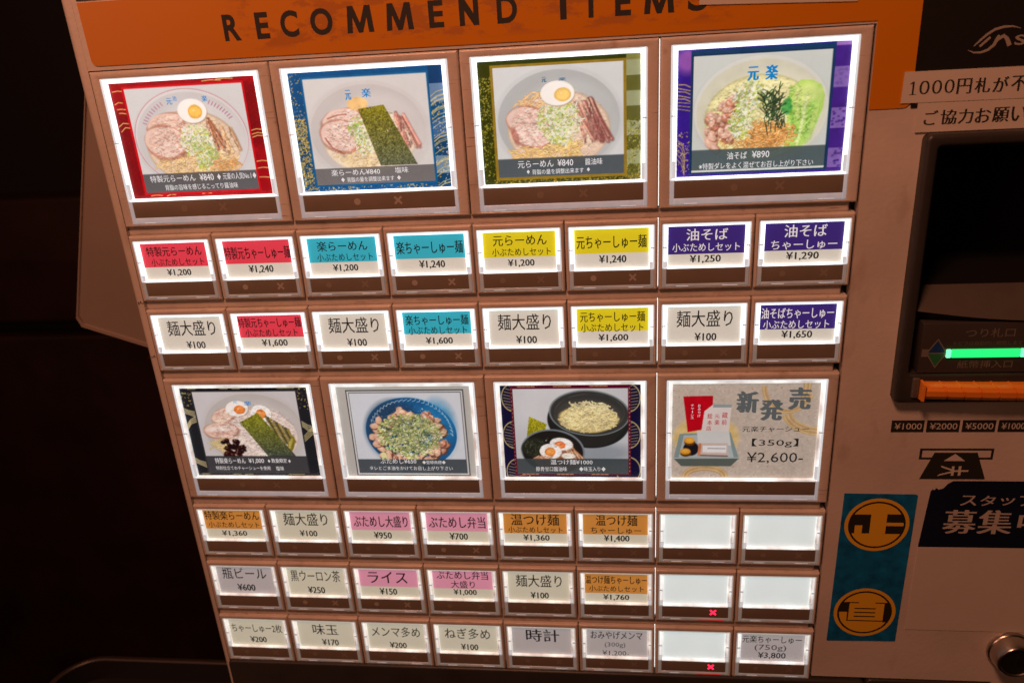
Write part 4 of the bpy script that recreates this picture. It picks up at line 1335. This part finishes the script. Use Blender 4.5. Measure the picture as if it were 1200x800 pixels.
for r, items in SMALL.items():
    bright = {'B': 0, 'C': 0, 'E': 1, 'F': 2, 'G': 2}[r]
    for c, it in enumerate(items):
        br = bright
        if r in 'FG' and c >= 6:
            br = 1
        card = module('S', br)[6]
        if it is None:
            base, bands, tx, m = (0.93, 0.93, 0.92), [], [], M_card_blank
            lab = 'blank lit card' + (' over a lit red cross' if (r, c) in LITX else '')
        else:
            bands, tx = it
            base = PAP
            m = {'B': M_card_mid, 'C': M_card_mid}.get(r, M_card_low)
            if (r, c) in (('G', 5), ('G', 7), ('G', 4), ('F', 0)):
                m = M_card_dim
                base = (0.80, 0.79, 0.80)
            cn = COLN.get(id(bands[0][2]), '') + ' banded' if bands else 'plain white'
            price = [t[0] for t in tx if '¥' in t[0]]
            lab = '%s card reading %s%s' % (cn, tx[0][0], (' ' + price[0]) if price else '')
            if r in 'EFG' and not (r, c) in (('G', 5), ('G', 7), ('G', 4), ('F', 0)):
                base = (0.85, 0.84, 0.78)
        me = card_mesh('menu_card', *card, base, bands, tx, m)
        d = 'b' if (r, c) in BRIGHTDOTS else ('d' if (r, c) not in NODOTS else None)
        button(r, c, 'S', br, me, None, lab, dots=None if (r, c) in LITX else d, litx=(r, c) in LITX)

# ------------------------------------------------------------------ orange header with worn lettering
def orange_worn():
    m = bpy.data.materials.new('worn_orange_print')
    m.use_nodes = True
    nt = m.node_tree
    b = nt.nodes['Principled BSDF']
    b.inputs['Roughness'].default_value = 0.4
    tc = nt.nodes.new('ShaderNodeTexCoord')
    mp = nt.nodes.new('ShaderNodeMapping')
    mp.inputs['Scale'].default_value = (55, 1, 130)
    nt.links.new(tc.outputs['Object'], mp.inputs[0])
    n = nt.nodes.new('ShaderNodeTexNoise')
    n.inputs['Scale'].default_value = 1.0
    n.inputs['Detail'].default_value = 6
    n.inputs['Roughness'].default_value = 0.65
    nt.links.new(mp.outputs[0], n.inputs['Vector'])
    mr = nt.nodes.new('ShaderNodeMapRange')
    mr.inputs['From Min'].default_value = 0.50
    mr.inputs['From Max'].default_value = 0.56
    nt.links.new(n.outputs['Fac'], mr.inputs['Value'])
    sx = nt.nodes.new('ShaderNodeSeparateXYZ')
    nt.links.new(tc.outputs['Object'], sx.inputs[0])

    def rng(sock, a, b_, c=0, d=1):
        q = nt.nodes.new('ShaderNodeMapRange')
        q.inputs['From Min'].default_value = a
        q.inputs['From Max'].default_value = b_
        q.inputs['To Min'].default_value = c
        q.inputs['To Max'].default_value = d
        nt.links.new(sock, q.inputs['Value'])
        return q.outputs[0]

    def mul(a, b_):
        q = nt.nodes.new('ShaderNodeMath')
        q.operation = 'MULTIPLY'
        for i, s in enumerate((a, b_)):
            if isinstance(s, float):
                q.inputs[i].default_value = s
            else:
                nt.links.new(s, q.inputs[i])
        return q.outputs[0]
    # old tape residue lies only in the band where the letters are
    mask = mul(mul(rng(sx.outputs['X'], 0.062, 0.072), rng(sx.outputs['X'], 0.262, 0.25)), rng(sx.outputs['Z'], 0.1055, 0.108))
    fac = mul(mul(mr.outputs[0], mask), 0.45)
    mx = nt.nodes.new('ShaderNodeMix')
    mx.data_type = 'RGBA'
    mx.inputs['A'].default_value = (0.62, 0.215, 0.004, 1)
    mx.inputs['B'].default_value = (0.26, 0.07, 0.010, 1)
    nt.links.new(fac, mx.inputs['Factor'])
    nt.links.new(mx.outputs['Result'], b.inputs['Base Color'])
    nt.links.new(rng(fac, 0, .5, .38, .7), b.inputs['Roughness'])
    return m


M_worn = orange_worn()
g = Geo()
# L-shaped header sheet with a rounded lower left and lower right corner, 0.35 mm thick


def arc(cx, cz, r, a0, a1, n=6):
    return [(cx + r * math.cos(math.radians(a0 + (a1 - a0) * k / n)), cz + r * math.sin(math.radians(a0 + (a1 - a0) * k / n))) for k in range(n + 1)]


pts = arc(5.2, 106.6, 2.6, 180, 270) + [(304.7, 103.2), (304.7, 72.4)] + arc(316.4, 75.4, 3.0, 270, 360) + [(319.4, 128.2), (2.2, 127.6)]
g.loft([[(p[0], .6, p[1]) for p in pts], [(p[0], .25, p[1]) for p in pts]], M_worn, cap1=True)
hd = put('orange_header', g.build(), machine, (0, 0, 0))
g = Geo()
g.box(2.2, 452, .22, .6, 128.4, 150, M_black)
g.box(319.45, 452, .22, .6, 72.3, 128.2, M_black)
put('black_header', g.build(), machine, (0, 0, 0))

LET = [('R', 60.4, 67.2), ('E', 73.6, 78.9), ('C', 83.6, 90.8), ('O', 95.6, 104.4), ('M', 109.8, 120.4), ('M', 125.3, 135.9), ('E', 141.9, 147.6), ('N', 153.6, 161.0),
       ('D', 167.9, 175.5), ('I', 191.4, 193.8), ('T', 199.2, 206.4), ('E', 211.6, 217.4), ('M', 222.1, 233.0), ('S', 237.8, 244.8)]


def heavy(g, ch, a, b_):
    v, f = glyphs(ch, 0.032, 5)
    g.add([(a + p_[0] * (b_ - a), .22, 110.2 + p_[1] * 9.6) for p_ in v], f, M_ink)


for ch, a, b_ in LET:
    g = Geo()
    if ch == 'M':
        mp_ = [(0, 0), (.2, 0), (.24, .56), (.42, 0), (.58, 0), (.76, .56), (.80, 0), (1, 0), (.92, 1), (.71, 1), (.50, .36), (.29, 1), (.08, 1)]
        g.poly([(a + p_[0] * (b_ - a), 110.2 + p_[1] * 9.6) for p_ in mp_], .22, M_ink)
    elif ch == 'N':
        mp_ = [(0, 0), (.27, 0), (.27, .56), (.72, 0), (1, 0), (1, 1), (.73, 1), (.73, .45), (.28, 1), (0, 1)]
        g.poly([(a + p_[0] * (b_ - a), 110.2 + p_[1] * 9.6) for p_ in mp_], .22, M_ink)
    else:
        heavy(g, ch, a, b_)
    put('letter', g.build(), hd)

# maker's emblem on the black header: swoosh round two slanted strokes, then a letter
g = Geo()


def curve_strip(g, pts, wds, y, m):
    L, R = [], []
    for i, (x, z) in enumerate(pts):
        x0, z0 = pts[max(0, i - 1)]
        x1, z1 = pts[min(len(pts) - 1, i + 1)]
        d = math.hypot(x1 - x0, z1 - z0) or 1
        nx, nz = -(z1 - z0) / d * wds[i] / 2, (x1 - x0) / d * wds[i] / 2
        L.append((x + nx, y, z + nz))
        R.append((x - nx, y, z - nz))
    n = len(pts)
    g.add(L + R, [(i, i + 1, n + i + 1, n + i) for i in range(n - 1)], m)


M_logo = mat('emblem_print', (0.34, 0.30, 0.27), 0.5)
curve_strip(g, [(336.6, 91.4), (338.6, 90.5), (341, 90.4), (343.4, 91.2), (345.2, 92.8), (346, 94.8), (346.4, 96)], [.1, .5, .7, .9, 1.1, 1.2, .6], .18, M_logo)
curve_strip(g, [(338.4, 92.6), (340.4, 94.6), (342.4, 96.4), (344.8, 97.9), (347.6, 98.6), (350.6, 98.6), (353.4, 97.8)], [.3, .7, .8, .9, .8, .5, .1], .18, M_logo)
curve_strip(g, [(340.4, 92.4), (343.6, 95.4)], [.8, .8], .18, M_logo)
curve_strip(g, [(344.8, 92.4), (346.2, 94.6), (348.0, 95.6), (349.2, 94.6), (350.4, 92.2)], [.6, 1.2, 1.2, 1.3, 1.5], .172, M_logo)
text(g, 'S', 351.9, 355.6, 92.2, 95.6, .18, M_logo, .02, 3)
put('emblem', g.build(), machine)

# small paint chips on the left edge
for (x, z) in ((-1.6, 3.6), (-2.2, -22.6)):
    g = Geo()
    for _ in range(9):
        cx, cz = x + random.uniform(-1.6, 1.6), z + random.uniform(-.7, .7)
        r = random.uniform(.15, .42)
        g.poly([(cx + r * random.uniform(.5, 1.5) * math.cos(a), cz + r * random.uniform(.4, 1.1) * math.sin(a)) for a in (0, 1, 2, 3, 4, 5)], .46, M_chip)
    g.poly([(x - 1.6, z + .4), (x - .2, z), (x + 1.7, z - .6), (x - .1, z - .25)], .45, M_chip)
    put('paint_chip', g.build(), machine)

# ------------------------------------------------------------------ banknote unit
bx0, bx1, bz0, bz1 = 325.0, 431.0, -46.6, 63.0
g = Geo()
ring(g, (bx0, bx1, bz0, bz1), (329.6, 427, -33.5, 58.5), 6, -4.5, M_dark, 2.4, 1.5, 1.6, 1.2, 6, 3)
bu = put('banknote_unit', g.build(smooth=True), machine)
g = Geo()
g.loft([rrect(329.6, 427, -9.5, 58.5, 1.5, 3.0, 5), rrect(331.5, 425, 1.0, 55.5, 3, 9.0, 5), rrect(332.5, 424, 4, 54, 3, 48, 5)], M_deep, cap1=True)
put('dark_recess', g.build(smooth=True), bu)
g = Geo()    # sloped lip under the recess
n = 14
r1 = [(329.7 + 97.2 * k / n, 8.0, 1.2) for k in range(n + 1)]
r2 = [(329.7 + 97.2 * k / n, -2.2 - 2.2 * math.sin(math.pi * k / n), -6.4 - 4.2 * math.sin(math.pi * k / n)) for k in range(n + 1)]
r3 = [(p[0], 2.9, p[2] - .4) for p in r2]
for a, b_ in ((r1, r2), (r2, r3)):
    g.add(a + b_, [(k, k + 1, n + 2 + k, n + 1 + k) for k in range(n)], M_grey)
put('sloped_lip', g.build(smooth=True), bu)
g = Geo()
plate(g, 333.2, 425, -33.2, -11.4, 3, -3.4, M_plate, .4, .3)
lp = put('label_plate', g.build(smooth=True), bu)
M_lab = mat('pale_label_print', (0.17, 0.145, 0.125), 0.5)
g = Geo()
yy = -3.43
g.box(333.8, 426, yy, -3.3, -25.9, -22.6, M_lab)
text(g, 'つり札口', 349.6, 368.2, -17.7, -13.9, yy, M_lab, 0, 3)
text(g, 'トビラは自動的に開閉します', 345.8, 371.6, -21.1, -19.3, yy, M_lab, -.01, 2)
text(g, '紙幣挿入口', 348.2, 369.2, -31.1, -27.8, yy, M_lab, 0, 3)
put('printed_label', g.build(), bu)
g = Geo()
g.poly([(335.4, -24.3), (339.5, -17.9), (343.6, -24.3), (339.6, -31.0)], yy - .02, M_lab)
g.poly([(336.2, -24.1), (339.5, -18.8), (342.9, -24.1)], yy - .04, M_tri1)
g.poly([(336.2, -24.6), (342.9, -24.6), (339.6, -30.2)], yy - .04, M_tri2)
put('arrow_mark', g.build(), bu)
g = Geo()
plate(g, 345.0, 371.2, -26.2, -22.7, -3.3, -4.3, M_grn, .6, .3)
plate(g, 343.2, 344.9, -26.2, -22.7, -3.3, -4.35, M_grnend, .3, .3)
plate(g, 371.3, 373.0, -26.2, -22.7, -3.3, -4.35, M_grnend, .3, .3)
put('green_light', g.build(smooth=True), bu, label='lit green light bar')
g = Geo()    # orange insertion tray, ribbed
prof = [(4.0, -35.6), (-6.0, -36.4), (-7.8, -37.2), (-8.6, -39.0), (-8.3, -41.4), (-6.5, -43.4), (4.0, -44.2)]
rg = []
x = 334.6
while x < 426:
    for dx, dep in ((0, 0), (.35, 0), (.5, .55), (.95, .55), (1.1, 0)):
        xx = x + dx
        sag = 0.9 * math.sin((xx - 334.6) / 92 * math.pi)
        rg.append([(xx + (max(0, i_ - 1) * .75 if x > 335 else max(0, i_ - 1) * .1), y - sag + dep, z - sag * .8 + (dep * .6 if i_ < 3 else 0)) for i_, (y, z) in enumerate(prof)])
    x += 6.6
for k in range(len(rg) - 1):
    a, b_ = rg[k], rg[k + 1]
    g.add(a + b_, [(i, i + 1, len(prof) + i + 1, len(prof) + i) for i in range(len(prof) - 1)], M_tray)
g.add(rg[0], [tuple(range(len(prof)))], M_tray)
g.add([(334.2, 3, -34.9), (335.1, 3, -34.9), (335.1, -9.4, -36.0), (334.2, -9.4, -36.0), (334.2, 3, -44.6), (335.1, 3, -44.6), (335.1, -9.0, -43.4), (334.2, -9.0, -43.4)],
      [(0, 1, 2, 3), (3, 2, 6, 7), (7, 6, 5, 4), (0, 3, 7, 4), (1, 5, 6, 2)], M_tray)
tray = put('note_tray', g.build(smooth=False), bu, label='orange ribbed tray for banknotes')
g = Geo()
plate(g, 331.2, 334.2, -43.8, -34.6, 3, -5.6, M_grey, .8, .8)
put('side_guide', g.build(smooth=True), bu)
g = Geo()    # base of the opening below the label
g.box(329.6, 427, 2.9, 5.5, -46, -9.6, M_dark)
g.box(329.7, 426.9, -3.0, 2.9, -46.0, -44.6, M_dark)
put('opening_floor', g.build(), bu)

# ------------------------------------------------------------------ printed marks on the right
for k, s in enumerate(('¥1000', '¥2000', '¥5000', '¥10000')):
    x0 = 327.2 + 14.35 * k
    g = Geo()
    g.box(x0, x0 + 13.3, .56, .6 + .3, -62.6, -56.9, M_ink)
    text(g, s, x0 + 1.3, x0 + 12.4, -61.2, -58.2, .53, M_paper, .004, 3)
    put('denomination_mark', g.build(), machine, label='dark printed label reading ' + s)
g = Geo()
ring(g, (340.3, 370.4, -75.9, -70.5), (341.4, 369.4, -74.9, -71.5), .62, .56, M_ink, .02, .02, .001, .001, 1)
g.poly([(346.4, -72.5), (363.9, -72.5), (368.8, -85.7), (341.6, -85.7)], .53, M_ink)
g.poly([(350.6, -76.6), (359.4, -76.6), (355.0, -73.1)], .50, M_paper)
g.poly([(348.9, -84.1), (349.6, -83.2), (355.6, -81.3), (355.6, -82.2)], .50, M_paper)
g.poly([(349.9, -78.9), (350.2, -79.8), (355.6, -81.9), (355.6, -81.0)], .496, M_paper)
g.poly([(354.6, -81.2), (354.6, -82.0), (361.4, -81.9), (361.4, -81.1)], .492, M_paper)
for x in (354.4, 357.2):
    g.poly([(x, -79.2), (x + 1.1, -79.2), (x + 1.2, -83.9), (x + .1, -83.9)], .488, M_paper)
put('insert_note_mark', g.build(), machine)

# ------------------------------------------------------------------ key lock
g = Geo()
cx, cz = 393.2, -178.4


def circ(r, y, n=40, dx=0.0, dz=0.0):
    return [(cx + dx + r * math.cos(2 * math.pi * k / n), y, cz + dz + r * math.sin(2 * math.pi * k / n)) for k in range(n)]


g.loft([circ(10.2, .6), circ(10.2, -.6), circ(9.9, -1.2), circ(9.4, -1.6), circ(8.7, -7.5), circ(8.2, -8.2), circ(7.4, -8.4), circ(7.0, -8.0), circ(6.8, -5.5)], M_metal)
lk = put('lock_ring', g.build(smooth=True), machine, label='chrome ring of the key lock')
g = Geo()
g.loft([circ(6.8, -5.4), circ(6.8, -7.0), circ(6.2, -7.6), circ(.6, -7.8)], M_deep, cap1=True)
g.box(cx - .5, cx + .5, -7.95, -7.6, cz - 3, cz + 3, M_metal)
put('lock_core', g.build(smooth=True), lk)

# lower dark panel
g = Geo()
plate(g, -.0, 330, -330, -199.6, 6, -1.6, M_dark, 3, 1.2)
plate(g, 330.5, 388, -330, -198.9, 6, -.6, M_dark, 2.5, .8)
put('lower_panel', g.build(smooth=True), machine)
g = Geo()
face_ = g.box(388.5, 450, .6, 6, -1090, -198.6, M_cream)
g.box(0, 388.4, .6, 6, -1090, -330.2, M_cream)
put('lower_door', g.build(), machine)

# ------------------------------------------------------------------ stickers and notices (things of their own)
MIN = ((0, 0), (.14, 0), (.28, 0), (.42, 0))
THIN = ((0, 0), (.10, 0))


def sheet(g, pts, m, yb=.5, yf=.2, curl=0.0):
    g.loft([[(p[0], yb, p[1]) for p in pts], [(p[0], yf, p[1]) for p in pts]], m, cap1=True)


g = Geo()
sheet(g, [(315.6, 74.1), (452, 73.6), (452, 84.8), (315.9, 85.1)], M_paper, .2, -.15)
o = put('paper_notice', g.build(), None, (0, 0, 0), 'upper paper strip reading 1000円札が不 stuck over the orange and black header', 'notice', 'paper strips on the machine')
g = Geo()
x = 317.8
g.box(319.0, 319.65, -.2, -.17, 77.1, 81.6, M_ink)
g.poly([(318.2, 80.6), (319.05, 80.9), (319.05, 81.6), (318.2, 80.9)], -.185, M_ink)
g.box(318.2, 320.5, -.2, -.17, 76.95, 77.15, M_ink)
for a, b_ in ((321.5, 325.0), (325.9, 329.3), (330.2, 333.6)):
    text(g, '0', a, b_ - .3, 77.0, 81.7, -.18, M_ink, -.02, 5, ((0, 0), (.15, 0), (.3, 0)))
for ch, a, b_ in (('円', 334.5, 339.2), ('札', 340.6, 345.6), ('が', 346.7, 351.7), ('不', 352.9, 357.9)):
    text(g, ch, a, b_, 76.5, 81.8, -.18, M_ink, -.004, 3, ((0, 0), (.18, .0), (.36, -.02)))
put('lettering', g.build(), o)

g = Geo()
sheet(g, [(321.9, 63.4), (452, 63.2), (452, 73.4), (321.7, 73.9)], M_paper, .2, -.15)
o = put('paper_notice', g.build(), None, (0, 0, 0), 'lower paper strip reading ご協力お願い just above the banknote unit', 'notice', 'paper strips on the machine')
g = Geo()
for ch, a, b_ in (('ご', 324.4, 328.9), ('協', 330.1, 335.5), ('力', 336.4, 341.2), ('お', 342.2, 347.3), ('願', 348.2, 353.6), ('い', 354.6, 359.6)):
    text(g, ch, a, b_, 65.9, 71.1, -.18, M_ink, -.004, 3, ((0, 0), (.18, 0), (.36, -.02)))
put('lettering', g.build(), o)

g = Geo()
sheet(g, [(241.9, 112.2), (297, 110.0), (297, 135), (241.0, 135)], M_paper, .2, -.1)
put('paper_slip', g.build(), None, (0, 0, 0), 'paper slip hanging over the top of the orange header, above the purple picture card', 'paper slip')

# teal sticker with two amber roundels
g = Geo()
sheet(g, [(310.0, -175.9)] + [(341.4, -175.2), (342.1, -94.2), (341.4, -93.5), (310.9, -93.2)], M_blue, .58, .3)
st = put('emblem_sticker', g.build(), None, (0, 0, 0), 'tall teal sticker with two amber roundels reading 正 and 直, right of the menu buttons', 'sticker')
for cz_ in (-109.6, -158.6):
    g = Geo()
    cx_ = 326.3 if cz_ > -120 else 325.8
    disc(g, cx_, cz_, 14.0, .27, M_yorange, 48)
    disc(g, cx_, cz_, 12.4, .25, M_ink, 48)
    disc(g, cx_, cz_, 11.5, .23, M_yorange, 48)
    RND = globals().setdefault('RND', [])
    RND.append(put('roundel', g.build(), st))


def chord(cx_, cz_, r, x0, x1, z0, z1, n=10):
    """part of a disc cut to a rectangle"""
    pts = []
    a = [(cx_ + r * math.cos(2 * math.pi * k / 180), cz_ + r * math.sin(2 * math.pi * k / 180)) for k in range(180)]

    def clip(P_, inside, cut):
        out = []
        for i in range(len(P_)):
            p, q = P_[i - 1], P_[i]
            if inside(q):
                if not inside(p):
                    out.append(cut(p, q))
                out.append(q)
            elif inside(p):
                out.append(cut(p, q))
        return out

    def cx_at(v):
        return lambda p, q: (v, p[1] + (q[1] - p[1]) * (v - p[0]) / (q[0] - p[0]))

    def cz_at(v):
        return lambda p, q: (p[0] + (q[0] - p[0]) * (v - p[1]) / (q[1] - p[1]), v)
    for ins, cut in ((lambda p: p[0] >= x0, cx_at(x0)), (lambda p: p[0] <= x1, cx_at(x1)), (lambda p: p[1] >= z0, cz_at(z0)), (lambda p: p[1] <= z1, cz_at(z1))):
        a = clip(a, ins, cut)
    return a


g = Geo()      # 正: black fields left and right of the amber strokes
ca, cb = 326.3, -109.6
g.poly(chord(ca, cb, 11.7, ca - 12, ca - 2.9, cb - 4.5, cb + 5.6), .20, M_ink)
g.poly(chord(ca, cb, 11.7, ca + 2.9, ca + 12, cb + 1.4, cb + 5.8), .20, M_ink)
g.poly(chord(ca, cb, 11.7, ca + 2.9, ca + 12, cb - 4.6, cb - .4), .20, M_ink)
g.box(ca - 9.4, ca - 6.2, .16, .19, cb - 4.6, cb - .2, M_yorange)
g.box(ca + 2.9, ca + 4.0, .16, .19, cb - 4.6, cb + 5.8, M_yorange)
put('emblem_strokes', g.build(), RND[0])
g = Geo()
ca, cb = 325.8, -158.6
g.poly(chord(ca, cb, 11.7, ca - 12, ca - 7.2, cb + .2, cb + 6), .20, M_ink)
g.poly(chord(ca, cb, 11.7, ca + 8.6, ca + 12, cb - 5.4, cb + 6), .20, M_ink)
g.box(ca - 7.9, ca + 8.7, .16, .19, cb - 5.0, cb - 4.5, M_ink)
g.box(ca - 7.9, ca - 7.3, .16, .19, cb - 5.0, cb + 6, M_ink)
g.box(ca - 7.9, ca - 3.0, .16, .19, cb + 5.5, cb + 6.0, M_ink)
g.box(ca + 4.4, ca + 8.9, .16, .19, cb + 5.5, cb + 6.0, M_ink)
for k in range(3):
    g.box(ca - 4.7, ca + 4.9, .16, .19, cb + 2.4 - k * 2.3 - .3, cb + 2.4 - k * 2.3 + .3, M_ink)
put('emblem_strokes', g.build(), RND[1])

# staff wanted sticker (its square code is left out)
g = Geo()
sheet(g, [(345.2, -168.0), (452, -168.0), (452, -120.9), (345.5, -121.0)], M_paper, .56, .34)
st = put('recruiting_sticker', g.build(), None, (0, 0, 0), 'navy and white sticker reading スタッフ募集中 with a torn upper left corner', 'sticker')
g = Geo()
sheet(g, [(345.4, -121.0), (452, -120.9), (452, -86.6), (356.0, -86.6), (354.0, -88.0), (352.3, -90.4), (350.5, -91.0), (349.3, -90.2), (348.9, -91.2), (347.9, -90.9), (347.2, -92)], M_navy, .56, .30)
put('navy_field', g.build(), st)
g = Geo()
M_let = mat('pale_print', (0.50, 0.46, 0.42), 0.6)
for ch, a, b_ in (('ス', 360.2, 367.0), ('タ', 368.3, 374.6), ('ッ', 376.6, 382.6), ('フ', 384.4, 390.2)):
    text(g, ch, a, b_, -98.9 if ch != 'ッ' else -98.6, -93.8 if ch != 'ッ' else -94.8, .27, M_let, .02, 3)
for ch, a, b_ in (('募', 354.3, 368.4), ('集', 369.0, 383.4), ('中', 385.6, 396.4)):
    text(g, ch, a, b_, -113.6, -101.2, .27, M_let, .03, 3)
put('lettering', g.build(), st)

# ------------------------------------------------------------------ things and setting behind
g = Geo()
pts = [(-28, 140), (-80.5, -24.5), (-78.5, -29.5), (-40.5, -43), (-4.5, -56), (-4.5, 140)]
pf = [(p[0], 60.0, p[1]) for p in pts]


def inset(pts, d):
    c = (sum(p[0] for p in pts) / len(pts), sum(p[1] for p in pts) / len(pts))
    return [(p[0] + (c[0] - p[0]) * d / math.hypot(c[0] - p[0], c[1] - p[1]), p[1] + (c[1] - p[1]) * d / math.hypot(c[0] - p[0], c[1] - p[1])) for p in pts]


i1, i2 = inset(pts, .8), inset(pts, 2.6)
g.loft([[(p[0], 74, p[1]) for p in pts], [(p[0], 61, p[1]) for p in pts], [(p[0], 60, p[1]) for p in i1], [(p[0], 60.2, p[1]) for p in i2], [(p[0], 61.2, p[1]) for p in inset(pts, 3.0)]], M_board, cap1=True, cap0=True)
put('tilted_board', g.build(smooth=True), None, (0, 0, 0), 'pale board with a rounded corner sticking out from behind the left edge of the machine', 'board')

g = Geo()
x0, x1, y0, y1 = -150.0, -12.0, -190.0, 62.0


def rr_h(i, z, r=26):
    return [(p[0], p[2], z) for p in rrect(x0 + i, x1 - i, y0 + i, y1 - i, max(r - i, 1), 0, 8)]


g.loft([rr_h(6, -1095), rr_h(0, -262), rr_h(.4, -260.6), rr_h(1.2, -260), rr_h(3.4, -260), rr_h(4.2, -260.8)], M_rim)
g.loft([rr_h(4.2, -260.8), rr_h(5, -275), rr_h(30, -280)], M_box, cap1=True)
put('dark_bin', g.build(smooth=True), None, (0, 0, 0), 'dark rounded box with a brown rim low beside the left side of the machine', 'box')

g = Geo()
g.box(-3000, 3000, 700, 760, -1100, 2000, M_wall)
put('wall', g.build(), None, (0, 0, 0), kind='structure')
for z0_, z1_, m, y in ((-470, -330, M_wood, 660), (-760, -500, M_wood, 680), (-320, -305, M_wood, 645)):
    pass
g = Geo()
plate(g, -2500, 1500, -235, -60, 695, 650, M_wood, 2, 6)
wb = put('wall_board', g.build(smooth=True), None, (0, 0, 0), kind='structure')
g = Geo()
plate(g, -2500, 1500, -1098, -262, 695, 672, M_wood, 2, 6)
put('wall_panelling', g.build(smooth=True), None, (0, 0, 0), kind='structure')
g = Geo()
g.box(-3000, 3000, -3000, 3000, -1110, -1100.5, M_wood)
put('floor', g.build(), None, (0, 0, 0), kind='structure')

bpy.data.objects.remove(_to)
bpy.data.curves.remove(_tc)
